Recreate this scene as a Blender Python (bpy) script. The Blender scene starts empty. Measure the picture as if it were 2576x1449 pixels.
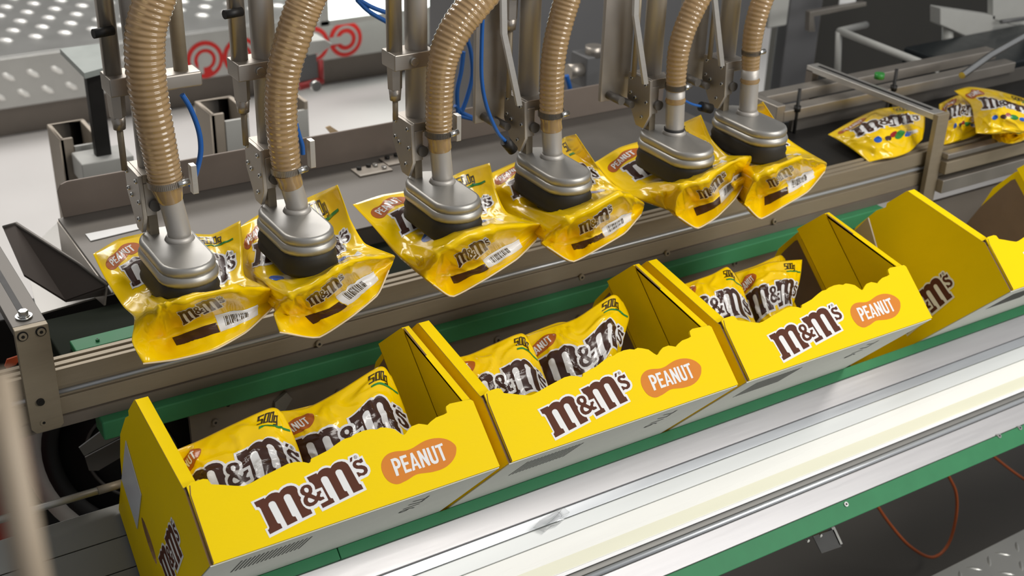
import bpy, bmesh, math, random
import numpy as np
from mathutils import Vector, Matrix, noise
from mathutils.geometry import tessellate_polygon

# ------------------------------------------------------------------ camera
SC = bpy.context.scene
COL = SC.collection
FPX = 3220.67
R = np.array([[0.8470725655068365, -0.5308690059595953, 0.025419820556755405],
              [-0.22518255759302466, -0.40181043440150305, -0.8876041857505735],
              [0.4814155009153011, 0.7461410545718197, -0.45990503602474614]])
CAM = np.array([-0.34187684, -1.15293962, 0.96847015])
TILT = math.radians(47.693)
HV = np.array([0, math.sin(TILT), math.cos(TILT)])      # up along the tipped cartons
DV = np.array([0, math.cos(TILT), -math.sin(TILT)])     # into the tipped cartons
cam = bpy.data.cameras.new('camera'); camo = bpy.data.objects.new('camera', cam); COL.objects.link(camo)
cam.sensor_width = 36.0; cam.lens = FPX / 2576 * 36; cam.clip_start = .05; cam.clip_end = 60
M3 = Matrix(((R[0, 0], -R[1, 0], -R[2, 0]), (R[0, 1], -R[1, 1], -R[2, 1]), (R[0, 2], -R[1, 2], -R[2, 2])))
camo.matrix_world = Matrix.Translation(Vector(CAM)) @ M3.to_4x4()
cam.dof.use_dof = True; cam.dof.focus_distance = 1.72; cam.dof.aperture_fstop = 7.0
SC.camera = camo

# ------------------------------------------------------------------ light
w = bpy.data.worlds.new('world'); SC.world = w; w.use_nodes = True
w.node_tree.nodes['Background'].inputs[0].default_value = (.93, .95, 1.0, 1)
w.node_tree.nodes['Background'].inputs[1].default_value = .34
def area(name, loc, target, sx, sy, power, col=(1, .96, .9)):
    l = bpy.data.lights.new(name, 'AREA'); l.shape = 'RECTANGLE'; l.size = sx; l.size_y = sy
    l.energy = power; l.color = col
    o = bpy.data.objects.new(name, l); COL.objects.link(o); o.location = loc
    o.rotation_euler = (Vector(target) - Vector(loc)).to_track_quat('-Z', 'Y').to_euler()
    return o
area('ceiling_lamp_front', (2.0, -1.5, 2.6), (.7, .1, -.1), 2.4, .45, 62)
area('side_hall_lamp', (2.3, -2.6, 1.35), (.8, .1, -.2), 2.2, .6, 46, (1, .98, .95))
area('ceiling_lamp_rear', (.6, 2.6, 2.6), (.8, 1.2, -.6), 3.0, .5, 70, (1, .95, .88))
area('hall_lamp', (1.2, 4.6, 2.4), (1.0, 4.2, -.9), 3.0, 1.0, 80, (1, .97, .95))
SC.view_settings.view_transform = 'Standard'; SC.view_settings.look = 'None'
SC.view_settings.exposure = 0.0; SC.view_settings.gamma = 1.0; SC.view_settings.use_curve_mapping = False

# ------------------------------------------------------------------ helpers
def ray(x, y):
    return R.T @ np.array([(x - 1288) / FPX, (y - 724.5) / FPX, 1.0])
def PP(x, y, n, k):
    v = ray(x, y); return CAM + v * ((k - np.dot(n, CAM)) / np.dot(n, v))
EX, EY, EZ = np.eye(3)
def PX(x, y, k): return PP(x, y, EX, k)
def PY(x, y, k): return PP(x, y, EY, k)
def PZ(x, y, k): return PP(x, y, EZ, k)
def FR(x, y, x0=0.0, d=0.0):
    q = PP(x, y, DV, d); return (q[0] - x0, float(q @ HV))

def mat(name, col, rough=.5, metal=0.0, noise_amt=.08, scale=30, bump=0.0, bscale=60, spec=.5, coat=0.0,
        stretch=None, trans=0.0, emis=None, es=0.0, alpha=None, ior=1.45):
    m = bpy.data.materials.new(name); m.use_nodes = True
    nt = m.node_tree; b = nt.nodes['Principled BSDF']
    b.inputs['Roughness'].default_value = rough; b.inputs['Metallic'].default_value = metal
    b.inputs['Specular IOR Level'].default_value = spec
    b.inputs['Coat Weight'].default_value = coat; b.inputs['Coat Roughness'].default_value = .08
    b.inputs['Transmission Weight'].default_value = trans; b.inputs['IOR'].default_value = ior
    c = (*col, 1)
    b.inputs['Base Color'].default_value = c
    tc = nt.nodes.new('ShaderNodeTexCoord'); mp = nt.nodes.new('ShaderNodeMapping')
    nt.links.new(tc.outputs['Object'], mp.inputs[0])
    if stretch: mp.inputs['Scale'].default_value = stretch
    if noise_amt > 0:
        n = nt.nodes.new('ShaderNodeTexNoise'); n.inputs['Scale'].default_value = scale; n.inputs['Detail'].default_value = 5
        nt.links.new(mp.outputs[0], n.inputs['Vector'])
        mx = nt.nodes.new('ShaderNodeMix'); mx.data_type = 'RGBA'
        mx.inputs[6].default_value = tuple(v * (1 - noise_amt) for v in col) + (1,)
        mx.inputs[7].default_value = tuple(min(1, v * (1 + noise_amt)) for v in col) + (1,)
        nt.links.new(n.outputs[0], mx.inputs[0]); nt.links.new(mx.outputs[2], b.inputs['Base Color'])
        mr = nt.nodes.new('ShaderNodeMapRange'); mr.inputs[3].default_value = max(0, rough - .07); mr.inputs[4].default_value = min(1, rough + .07)
        nt.links.new(n.outputs[0], mr.inputs[0]); nt.links.new(mr.outputs[0], b.inputs['Roughness'])
    if bump > 0:
        n2 = nt.nodes.new('ShaderNodeTexNoise'); n2.inputs['Scale'].default_value = bscale; n2.inputs['Detail'].default_value = 4
        nt.links.new(mp.outputs[0], n2.inputs['Vector'])
        bp = nt.nodes.new('ShaderNodeBump'); bp.inputs['Strength'].default_value = bump; bp.inputs['Distance'].default_value = .002
        nt.links.new(n2.outputs[0], bp.inputs['Height']); nt.links.new(bp.outputs[0], b.inputs['Normal'])
    if emis:
        b.inputs['Emission Color'].default_value = (*emis, 1); b.inputs['Emission Strength'].default_value = es
    if alpha is not None: b.inputs['Alpha'].default_value = alpha
    return m

YEL = mat('yellow_board', (.90, .645, .0015), .55, noise_amt=.03, scale=14, bump=.08, bscale=160, stretch=(1, 1, 3), spec=.10)
EDGE = mat('kraft_edge', (.20, .12, .06), .9)
KRAFT = mat('kraft_inside', (.20, .135, .085), .85, noise_amt=.12)
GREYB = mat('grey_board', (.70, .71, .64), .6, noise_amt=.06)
WHT = mat('white_print', (.80, .80, .79), .55, noise_amt=.02, spec=.12)
BRN = mat('brown_print', (.105, .038, .024), .6, noise_amt=.10, scale=80, spec=.08)
ORG = mat('orange_print', (.68, .235, .04), .6, noise_amt=.05, spec=.08)
INK = mat('ink', (.03, .028, .02), .6)
TAPE = mat('white_tape', (.60, .63, .66), .38, noise_amt=.03)
FILM = mat('yellow_film', (.90, .595, .001), .20, noise_amt=.05, scale=12, bump=.30, bscale=42, coat=.45, spec=.28)
FWHT = mat('film_white', (.72, .72, .72), .22, noise_amt=.03, bump=.25, bscale=34, coat=.25, spec=.3)
FBRN = mat('film_brown', (.050, .022, .015), .24, noise_amt=.05, bump=.25, bscale=34, coat=.25, spec=.3)
FORG = mat('film_orange', (.42, .11, .02), .25, noise_amt=.05, bump=.25, bscale=34, coat=.25, spec=.3)
FGRN = mat('film_green', (.02, .22, .04), .25, noise_amt=.05, coat=.3)
FBLU = mat('film_blue', (.01, .10, .50), .25, noise_amt=.05, coat=.3)
FRED = mat('film_red', (.30, .012, .012), .25, noise_amt=.05, coat=.3)
FINK = mat('film_ink', (.05, .03, .006), .3, noise_amt=.0, coat=.5)
CRIMP = mat('seal_edge', (.75, .62, .40), .4)
ALU = mat('brushed_aluminium', (.60, .58, .54), .42, .85, noise_amt=.08, scale=60, stretch=(1, 30, 30), bump=.06, bscale=200)
ALUD = mat('dull_aluminium', (.285, .24, .172), .5, .35, noise_amt=.10, scale=22, stretch=(1, 12, 12))
CASTAL = mat('cast_aluminium', (.40, .39, .365), .42, .75, noise_amt=.05)
TUBEAL = mat('satin_tube', (.46, .435, .40), .45, .45, noise_amt=.06, scale=12, stretch=(1, 1, .2))
BRKAL = mat('bracket_aluminium', (.42, .385, .34), .40, .8, noise_amt=.1, scale=20)
STEEL = mat('stainless_plate', (.135, .125, .112), .5, .55, noise_amt=.22, scale=9, bump=.04, bscale=90)
STEELD = mat('dark_steel', (.19, .165, .14), .5, .4, noise_amt=.2, scale=8)
BOLTM = mat('bolt_steel', (.55, .55, .53), .25, .95, noise_amt=.05)
BLKM = mat('black_metal', (.012, .011, .010), .5, .2, noise_amt=.2)
DSLOT = mat('dark_slot', (.22, .215, .20), .5, .4)
RUBBER = mat('black_rubber', (.018, .017, .016), .62, noise_amt=.15)
BELT = mat('belt_dark_green', (.012, .016, .010), .8, noise_amt=.25, scale=6, spec=.12)
GRN = mat('green_plastic', (.045, .215, .095), .45, noise_amt=.12, scale=30, spec=.22)
PLATE1 = mat('anodised_plate', (.52, .51, .515), .36, .45, noise_amt=.05, scale=12, stretch=(.6, 14, 14), bump=.03)
BAR1 = mat('anodised_bar', (.50, .52, .54), .3, .5, noise_amt=.04, scale=12, stretch=(.6, 10, 10))
DIFFG = mat('grey_plastic_strip', (.70, .72, .71), .35, .1, noise_amt=.04, scale=10, stretch=(.6, 8, 8))
DIFFW = mat('glossy_white_strip', (.90, .90, .85), .28, noise_amt=.05, scale=5, stretch=(.6, 8, 8))
HOSE = mat('amber_hose', (.50, .335, .165), .22, noise_amt=.10, scale=20, trans=.35, coat=1.0, ior=1.35)
BLUE = mat('blue_air_line', (.015, .10, .36), .35)
FLOORM = mat('pale_epoxy_floor', (.60, .58, .56), .45, noise_amt=.06, scale=3, bump=.03)
FLOORD = mat('dark_floor', (.07, .065, .058), .5, noise_amt=.2, scale=4)
TREAD = mat('tread_aluminium', (.42, .42, .40), .36, .7, noise_amt=.12, scale=10)
WALLD = mat('grey_cabinet', (.13, .13, .13), .5, .2, noise_amt=.1, scale=3)
WALLK = mat('dark_cabinet', (.045, .043, .037), .5, .1, noise_amt=.2, scale=3)
PALEM = mat('pale_painted_metal', (.46, .46, .43), .5, noise_amt=.05)
BEIGE = mat('beige_channel', (.36, .31, .25), .5, .2, noise_amt=.08)
REDM = mat('red_print', (.55, .015, .01), .5)
CARD = mat('cardboard', (.42, .30, .17), .8)
ORANGE = mat('orange_cable', (.42, .10, .03), .5)
CLEAR = mat('clear_plastic', (.9, .9, .9), .06, noise_amt=0, trans=1.0)
PANEL = mat('reflection_glow', (.9, .95, .9), .5, noise_amt=0, emis=(.93, 1, .95), es=3.0)  # emission stands in for overexposed light reflected off a plate
REFLB = mat('satin_sheet', (.30, .29, .27), .35, .7, noise_amt=.1, scale=5)

class MB:
    def __init__(s): s.v = []; s.f = []; s.m = []; s.sm = []
    def add(s, vs, fs, mi=0, smooth=False):
        o = len(s.v); s.v += [tuple(float(c) for c in v) for v in vs]
        for f in fs: s.f.append([i + o for i in f]); s.m.append(mi); s.sm.append(smooth)
    def box(s, a, b, mi=0):
        x0, y0, z0 = (min(a[i], b[i]) for i in range(3)); x1, y1, z1 = (max(a[i], b[i]) for i in range(3))
        s.hexa([(x0, y0, z0), (x1, y0, z0), (x1, y1, z0), (x0, y1, z0), (x0, y0, z1), (x1, y0, z1), (x1, y1, z1), (x0, y1, z1)], mi)
        return s
    def hexa(s, vs, mi=0):
        s.add(vs, [(3, 2, 1, 0), (4, 5, 6, 7), (0, 1, 5, 4), (1, 2, 6, 5), (2, 3, 7, 6), (3, 0, 4, 7)], mi); return s
    def cyl(s, p, q, r, n=20, r2=None, mi=0, caps=True, smooth=True):
        p = Vector(p); q = Vector(q); a = (q - p).normalized(); u = a.orthogonal().normalized(); w_ = a.cross(u)
        r2 = r if r2 is None else r2; vs = []
        for c, rr in ((p, r), (q, r2)):
            for i in range(n):
                t = 2 * math.pi * i / n; vs.append(c + (u * math.cos(t) + w_ * math.sin(t)) * rr)
        s.add(vs, [(i, (i + 1) % n, n + (i + 1) % n, n + i) for i in range(n)], mi, smooth)
        if caps: s.add(vs, [tuple(reversed(range(n))), tuple(range(n, 2 * n))], mi)
        return s
    def tube(s, pts, rad, n=12, mi=0, caps=True):
        pts = [Vector(p) for p in pts]; N = len(pts)
        if not hasattr(rad, '__len__'): rad = [rad] * N
        vs = []; u = None
        for i, p in enumerate(pts):
            a = (pts[min(i + 1, N - 1)] - pts[max(i - 1, 0)]).normalized()
            u = a.orthogonal().normalized() if u is None else (u - a * u.dot(a)).normalized()
            w_ = a.cross(u)
            for k in range(n):
                t = 2 * math.pi * k / n; vs.append(p + (u * math.cos(t) + w_ * math.sin(t)) * rad[i])
        s.add(vs, [(i * n + k, i * n + (k + 1) % n, (i + 1) * n + (k + 1) % n, (i + 1) * n + k) for i in range(N - 1) for k in range(n)], mi, True)
        if caps: s.add(vs, [tuple(reversed(range(n))), tuple(range((N - 1) * n, N * n))], mi)
        return s
    def prism(s, poly, holes, fn, t0, t1, mi=0, side=None):
        """poly (a,b) tuples; fn(a,b,t)->3D; extruded from t0 to t1"""
        loops = [poly] + list(holes)
        flat = [p for l in loops for p in l]
        tris = tessellate_polygon([[Vector((p[0], p[1], 0)) for p in l] for l in loops])
        n = len(flat)
        vs = [fn(p[0], p[1], t0) for p in flat] + [fn(p[0], p[1], t1) for p in flat]
        s.add(vs, [tuple(t) for t in tris] + [tuple(i + n for i in reversed(t)) for t in tris], mi)
        o = 0; fs = []
        for l in loops:
            k = len(l); fs += [(o + i, o + (i + 1) % k, n + o + (i + 1) % k, n + o + i) for i in range(k)]; o += k
        s.add(vs, fs, mi if side is None else side)
        return s
    def flat(s, tris_v, tris_f, fn, t, mi=0):
        s.add([fn(p[0], p[1], t) for p in tris_v], tris_f, mi); return s
    def build(s, name, mats, parent=None, bevel=0.0, seg=2, fix=True):
        me = bpy.data.meshes.new(name); me.from_pydata(s.v, [], s.f)
        for m in (mats if isinstance(mats, (list, tuple)) else [mats]): me.materials.append(m)
        me.polygons.foreach_set('material_index', s.m); me.polygons.foreach_set('use_smooth', s.sm)
        if fix:
            bm = bmesh.new(); bm.from_mesh(me); bmesh.ops.remove_doubles(bm, verts=bm.verts, dist=1e-6)
            bmesh.ops.recalc_face_normals(bm, faces=bm.faces); bm.to_mesh(me); bm.free()
        me.update()
        o = bpy.data.objects.new(name, me); COL.objects.link(o)
        if parent is not None: o.parent = parent
        if bevel:
            b = o.modifiers.new('b', 'BEVEL'); b.width = bevel; b.segments = seg; b.limit_method = 'ANGLE'; b.angle_limit = math.radians(40)
            for p in me.polygons: p.use_smooth = True
            w_ = o.modifiers.new('w', 'WEIGHTED_NORMAL'); w_.keep_sharp = True
        return o

def tag(o, label, cat, group=None, kind=None):
    if label: o['label'] = label
    if cat: o['category'] = cat
    if group: o['group'] = group
    if kind: o['kind'] = kind
    return o
def thing(name, label, cat, loc=(0, 0, 0), group=None, rot=None):
    o = bpy.data.objects.new(name, None); COL.objects.link(o); o.location = Vector(loc); o.empty_display_size = .05
    if rot: o.rotation_euler = rot
    return tag(o, label, cat, group)
def struct(o): o['kind'] = 'structure'; return o
def spline(pts, n):
    pts = [Vector(p) for p in pts]; out = []
    P = [pts[0] * 2 - pts[1]] + pts + [pts[-1] * 2 - pts[-2]]
    segs = len(pts) - 1
    for i in range(n + 1):
        t = i / n * segs; k = min(int(t), segs - 1); t -= k
        a, b, c, d = P[k:k + 4]
        out.append(.5 * ((2 * b) + (c - a) * t + (2 * a - 5 * b + 4 * c - d) * t * t + (3 * b - a - 3 * c + d) * t ** 3))
    return out
def rel(p, root): return np.array(p) - np.array(root.location)

# ------------------------------------------------------------------ lettering, traced in carton-front coordinates (metres)
def A(pts): return [FR(620 + x / 6.3, 1130 + y / 6.3) for x, y in pts]
def Bq(pts): return [FR(740 + x / 7.245, 1130 + y / 7.245) for x, y in pts]
def Cq(pts): return [FR(940 + x / 10.35, 1090 + y / 10.35) for x, y in pts]
def smooth_loop(p, it=1):
    for _ in range(it):
        q = []
        for i in range(len(p)):
            a, b = p[i], p[(i + 1) % len(p)]
            q += [(a[0] * .75 + b[0] * .25, a[1] * .75 + b[1] * .25), (a[0] * .25 + b[0] * .75, a[1] * .25 + b[1] * .75)]
        p = q
    return p
LOGO_BACK = A([(55, 850), (285, 742), (300, 750), (335, 712), (380, 680), (440, 657), (495, 665), (520, 630), (560, 595), (640, 555), (700, 548), (770, 565), (825, 600), (840, 580)]) + \
    Bq([(110, 655), (160, 630), (215, 622), (165, 520), (390, 408), (410, 415), (445, 370), (500, 330), (560, 312), (620, 316), (650, 322), (680, 275), (720, 240), (790, 205), (870, 193), (930, 205), (965, 215), (960, 155), (1060, 110), (1080, 96), (1110, 90), (1140, 100), (1165, 130), (1170, 158), (1225, 128), (1300, 280), (1340, 310), (1365, 350), (1377, 410), (1360, 465), (1330, 505), (1280, 530), (1190, 575), (1200, 598), (1232, 598), (1310, 750), (500, 1150), (435, 1050), (400, 1080), (345, 1105)]) + \
    A([(1090, 1045), (355, 1418), (283, 1280), (325, 1255), (190, 985), (160, 972), (135, 980)])
LOGO_SH = [
    (A([(108, 857), (265, 785), (278, 803), (310, 765), (345, 733), (390, 708), (440, 697), (480, 697), (508, 705), (535, 665), (575, 628), (630, 600), (690, 589), (740, 595), (775, 615), (795, 645), (798, 690), (820, 745), (852, 777), (846, 815), (860, 860), (890, 910), (930, 945), (970, 962), (1005, 965), (1035, 1028), (878, 1105),
        (690, 745), (672, 728), (640, 722), (605, 733), (583, 755), (577, 785), (588, 815), (712, 1065), (725, 1078), (765, 1078), (800, 1143), (640, 1222), (455, 865), (435, 842), (405, 834), (370, 845), (342, 870), (338, 905), (350, 930), (475, 1170), (490, 1188), (527, 1190), (560, 1258), (363, 1360), (328, 1290), (345, 1282), (352, 1250), (215, 955), (190, 930), (150, 930)]), []),
    (Bq([(215, 530), (390, 450), (405, 475), (440, 420), (490, 380), (540, 358), (590, 352), (650, 360), (675, 315), (720, 275), (780, 248), (850, 236), (915, 250), (965, 290), (1000, 345), (1160, 632), (1178, 652), (1205, 655), (1247, 735), (1070, 812), (862, 415), (848, 395), (820, 383), (775, 388), (745, 410), (735, 438), (745, 470), (890, 755), (910, 778), (945, 778), (990, 855), (820, 942), (610, 545), (590, 518), (560, 507), (515, 512), (482, 535), (472, 568), (480, 600), (635, 885), (655, 907), (690, 908), (727, 978), (510, 1087), (470, 1015), (605, 945), (607, 930), (492, 706), (372, 752), (362, 700), (345, 665), (310, 632), (265, 612)]), []),
    (Bq([(220, 658), (165, 672), (120, 705), (95, 760), (98, 805), (130, 845), (182, 865), (160, 915), (155, 960), (172, 1010), (212, 1045), (270, 1060), (340, 1040), (395, 1000), (430, 948), (465, 958), (545, 915), (515, 875), (490, 885), (455, 878), (460, 850), (470, 815), (485, 805), (465, 765), (395, 800), (405, 825), (400, 850), (385, 872), (340, 850), (300, 832), (320, 785), (315, 730), (290, 685), (258, 663)]),
     [Bq([(165, 745), (175, 728), (200, 715), (230, 722), (250, 745), (252, 780), (235, 805), (205, 803), (180, 785)]), Bq([(235, 915), (250, 898), (300, 912), (362, 940), (335, 972), (290, 990), (255, 982), (235, 950)])]),
    (Bq([(1000, 180), (1045, 155), (1040, 235), (1005, 255)]), []),
    (Bq([(1215, 180), (1242, 240), (1200, 270), (1175, 262), (1140, 258), (1115, 275), (1116, 298), (1150, 312), (1210, 305), (1270, 320), (1310, 350), (1328, 400), (1312, 450), (1262, 490), (1200, 498), (1165, 525), (1118, 440), (1155, 432), (1175, 445), (1220, 450), (1253, 430), (1257, 398), (1235, 380), (1180, 375), (1120, 372), (1072, 347), (1050, 305), (1058, 258), (1095, 222), (1145, 210), (1175, 212), (1172, 195)]), []),
]
cxr, cyr = Bq([(1101, 160)])[0]
rr = .0022
LOGO_SH.append(([(cxr + rr * math.cos(i * math.pi / 8), cyr + rr * math.sin(i * math.pi / 8)) for i in range(16)],
                [[(cxr + rr * .78 * math.cos(i * math.pi / 8), cyr + rr * .78 * math.sin(i * math.pi / 8)) for i in range(16)]]))
def strokes(lines, wd):
    out = []
    for ln in lines:
        for (a, b) in zip(ln[:-1], ln[1:]):
            dx, dy = b[0] - a[0], b[1] - a[1]; L = math.hypot(dx, dy); dx /= L; dy /= L; h = wd / 2
            ax, ay = a[0] - dx * h * .8, a[1] - dy * h * .8; bx, by = b[0] + dx * h * .8, b[1] + dy * h * .8
            out.append(([(ax - dy * h, ay + dx * h), (ax + dy * h, ay - dx * h), (bx + dy * h, by - dx * h), (bx - dy * h, by + dx * h)], []))
    return out
def xf(shapes, s, ang, ox, oy, sy=None):
    c, n = math.cos(ang), math.sin(ang); sy = s if sy is None else sy
    g = lambda p: (ox + (p[0] * c - p[1] * n) * s, oy + (p[0] * n + p[1] * c) * sy)
    return [([g(p) for p in a], [[g(p) for p in h] for h in hs]) for a, hs in shapes]
RL = [[(-.4, -.6), (-.4, .6), (.1, .6), (.3, .35), (.1, .05), (-.4, .05)], [(0, .05), (.4, -.6)]]
LOGO_SH += xf(strokes(RL, .22), rr * .7, math.radians(12), cxr, cyr)
PEAN_BACK = Cq([(175, 880), (178, 820), (195, 745), (225, 685), (270, 625), (330, 572), (385, 540), (450, 515), (520, 498), (600, 487), (750, 478), (820, 468), (880, 452), (950, 425), (1020, 390), (1080, 350), (1160, 298), (1250, 245), (1320, 212), (1400, 185), (1480, 163), (1560, 150), (1680, 143), (1800, 158), (1870, 177), (1930, 200), (1990, 232), (2040, 270), (2080, 305), (2110, 345), (2128, 395), (2130, 440), (2120, 540), (2105, 595), (2080, 650), (2050, 705), (2010, 760), (1970, 805), (1920, 850), (1865, 893), (1800, 930), (1730, 963), (1650, 990), (1500, 1030), (1350, 1050), (1200, 1066), (1140, 1078), (1080, 1098), (1020, 1130), (960, 1170), (900, 1210), (840, 1247), (780, 1275), (680, 1325), (635, 1338), (590, 1345), (535, 1341), (480, 1328), (430, 1308), (380, 1280), (335, 1240), (300, 1200), (265, 1152), (235, 1100), (210, 1045), (190, 985), (178, 930)])
PEAN_SH = [
    (Cq([(410, 702), (520, 665), (560, 668), (600, 685), (640, 722), (668, 770), (682, 825), (675, 875), (652, 912), (625, 932), (590, 945), (640, 1115), (570, 1140)]), [Cq([(490, 750), (530, 740), (555, 748), (580, 780), (600, 825), (600, 855), (585, 875), (540, 882)])]),
    (Cq([(640, 630), (810, 575), (838, 640), (730, 680), (768, 785), (870, 758), (893, 820), (795, 857), (832, 972), (955, 935), (975, 1000), (800, 1065)]), []),
    (Cq([(920, 545), (978, 522), (1228, 918), (1168, 948), (1115, 858), (1040, 880), (1060, 975), (992, 1000), (965, 800)]), [Cq([(1010, 655), (1088, 805), (1028, 825)])]),
    (Cq([(1090, 490), (1155, 470), (1310, 665), (1235, 440), (1300, 420), (1462, 845), (1405, 870), (1238, 665), (1315, 900), (1255, 920)]), []),
    (Cq([(1335, 410), (1400, 390), (1520, 690), (1545, 730), (1575, 742), (1600, 730), (1605, 700), (1465, 370), (1530, 345), (1660, 695), (1668, 740), (1650, 785), (1610, 810), (1550, 820), (1490, 790), (1450, 730)]), []),
    (Cq([(1555, 350), (1750, 275), (1775, 335), (1710, 362), (1850, 715), (1790, 745), (1645, 388), (1580, 412)]), []),
]
def centre(poly):
    xs = [p[0] for p in poly]; ys = [p[1] for p in poly]; return ((min(xs) + max(xs)) / 2, (min(ys) + max(ys)) / 2)
LC = centre(LOGO_BACK); PC = centre(PEAN_BACK)
def move(shapes, c): return [([(p[0] - c[0], p[1] - c[1]) for p in a], [[(p[0] - c[0], p[1] - c[1]) for p in h] for h in hs]) for a, hs in shapes]
LOGO_BACK0 = move([(LOGO_BACK, [])], LC); LOGO0 = move(LOGO_SH, LC)
PEAN_BACK0 = move([(PEAN_BACK, [])], PC); PEAN0 = move(PEAN_SH, PC)
G500 = [[(.62, 2), (0, 2), (0, 1.15), (.5, 1.15), (.62, .95), (.62, .1), (0, .1)], [(1, 0.05), (1, 2), (1.6, 2), (1.6, .05), (1, .05)],
        [(2, .05), (2, 2), (2.6, 2), (2.6, .05), (2, .05)], [(3.6, 1.3), (3.0, 1.3), (3.0, .1), (3.6, .1)], [(3.6, 1.4), (3.6, -.5), (3.0, -.5)]]
def tri(shapes):
    V = []; F = []
    for a, hs in shapes:
        loops = [a] + hs; flat = [p for l in loops for p in l]; o = len(V)
        for t in tessellate_polygon([[Vector((p[0], p[1], 0)) for p in l] for l in loops]): F.append(tuple(i + o for i in t))
        V += flat
    return V, F
def text_shapes(s, size):
    cu = bpy.data.curves.new('t', 'FONT'); cu.body = s; cu.size = size; cu.resolution_u = 3
    o = bpy.data.objects.new('t', cu); COL.objects.link(o)
    dg = bpy.context.evaluated_depsgraph_get(); me = bpy.data.meshes.new_from_object(o.evaluated_get(dg))
    V = [tuple(v.co[:2]) for v in me.vertices]; F = [tuple(p.vertices) for p in me.polygons]
    bpy.data.objects.remove(o); bpy.data.curves.remove(cu); bpy.data.meshes.remove(me)
    return V, F

# ================================================================== SETTING
FZ = -.95
f = MB(); f.box((-3, .9, FZ - .05), (9, 7.5, FZ)); struct(f.build('floor', FLOORM))
f = MB(); f.box((-3, -2.5, FZ - .05), (9, .9, FZ)); struct(f.build('floor', FLOORD))
f = MB(); f.box((-3, 7.5, FZ), (9, 7.6, 2.9)); struct(f.build('wall_back', mat('wall_paint', (.30, .29, .28), .7)))
f = MB(); f.box((-3.1, -2.5, FZ), (-3, 7.5, 2.9)); struct(f.build('wall_left', mat('wall_paint_left', (.30, .29, .28), .7)))

# --- tread plate platform with printed discs
pl = thing('tread_plate_platform', 'low aluminium tread plate platform with printed red discs on its edge', 'platform', (1.0, 4.05, FZ))
L0 = np.array(pl.location)
f = MB(); f.box((-3.0, 0.08, 0), (2.6, 2.4, .14)); f.build('recessed_base', STEELD, pl)
f = MB(); f.box((-3.0, 0, .14), (2.6, .03, .345)); f.build('front_fascia', TREAD, pl, .004)
f = MB(); f.box((-3.0, .03, .33), (2.6, 2.4, .345)); f.build('deck', TREAD, pl, .003)
f = MB()
def studs(mb, fn, nx, ny, sx, sy, ox, oy, ln=.035, wd=.009, hh=.004):
    for i in range(nx):
        for j in range(ny):
            cx_, cy_ = ox + (i + .5 * (j % 2)) * sx, oy + j * sy
            a = math.radians(-38 if True else 45); ca, sa = math.cos(a), math.sin(a)
            ring = [(-ln, 0), (-ln * .5, wd), (ln * .5, wd), (ln, 0), (ln * .5, -wd), (-ln * .5, -wd)]
            base = [fn(cx_ + p[0] * ca - p[1] * sa, cy_ + p[0] * sa + p[1] * ca, 0) for p in ring]
            top = [fn(cx_ + p[0] * ca * .6 - p[1] * sa * .5, cy_ + p[0] * sa * .6 + p[1] * ca * .5, hh) for p in ring]
            mb.add(base + top, [(6, 7, 8, 9, 10, 11)] + [(k, (k + 1) % 6, 6 + (k + 1) % 6, 6 + k) for k in range(6)], 0, True)
studs(f, lambda a, b, t: (a, -t, b), 15, 2, .095, .075, -1.3, .195, .03, .011, .009)
studs(f, lambda a, b, t: (a, b, .345 + t), 24, 10, .12, .13, -1.3, .25, .034, .013, .009)
o = f.build('tread_stud', mat('polished_stud', (.85, .84, .80), .35, .35), pl); o['kind'] = 'stuff'
# printed discs: red disc with open pale arcs
def ring_poly(c, r0, r1, a0, a1, n=28):
    out = [(c[0] + r1 * math.cos(a0 + (a1 - a0) * i / n), c[1] + r1 * math.sin(a0 + (a1 - a0) * i / n)) for i in range(n + 1)]
    return out + [(c[0] + r0 * math.cos(a1 - (a1 - a0) * i / n), c[1] + r0 * math.sin(a1 - (a1 - a0) * i / n)) for i in range(n + 1)]
def circ(c, r): return [(c[0] + r * math.cos(i * math.pi / 12), c[1] + r * math.sin(i * math.pi / 12)) for i in range(24)]
for (px, py, kind) in ((515, 150, 'p'), (606, 140, 'p'), (785, 112, 'd'), (869, 98, 'c')):
    c3 = PY(px, py, 4.05) - L0; c = (c3[0], c3[2]); rad = .082
    f = MB()
    f.prism([(c[0] + rad * math.cos(i * math.pi / 18), c[1] + rad * math.sin(i * math.pi / 18)) for i in range(36)], [], lambda a, b, t: (a, -t, b), .001, .003)
    if kind == 'p': arcs = [(.45, 0, -math.pi * .95, math.pi)]; spans = [(.62, .76, -2.6, 3.3 - .2)]
    pale = []
    if kind == 'p':
        pale = [circ(c, rad * .40), ring_poly(c, rad * .60, rad * .78, math.radians(-60), math.radians(250)),
                [(c[0] - rad * .38, c[1] - rad * .72), (c[0] - rad * .12, c[1] - rad * .72), (c[0] - rad * .12, c[1] - rad * .1), (c[0] - rad * .38, c[1])]]
    else:
        pale = [ring_poly(c, rad * .62, rad * .76, math.radians(-150), math.radians(165)), circ(c, rad * .36),
                [(c[0] - rad * 1.0, c[1] - rad * .2), (c[0], c[1] - rad * .2), (c[0], c[1] + rad * .2), (c[0] - rad * 1.0, c[1] + rad * .2)]]
    for k, p in enumerate(pale): f.prism(p, [], lambda a, b, t: (a, -t, b), .003, .0045 + k * .0004, 1)
    f.build('printed_disc', [REDM, TREAD], pl)

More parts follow.
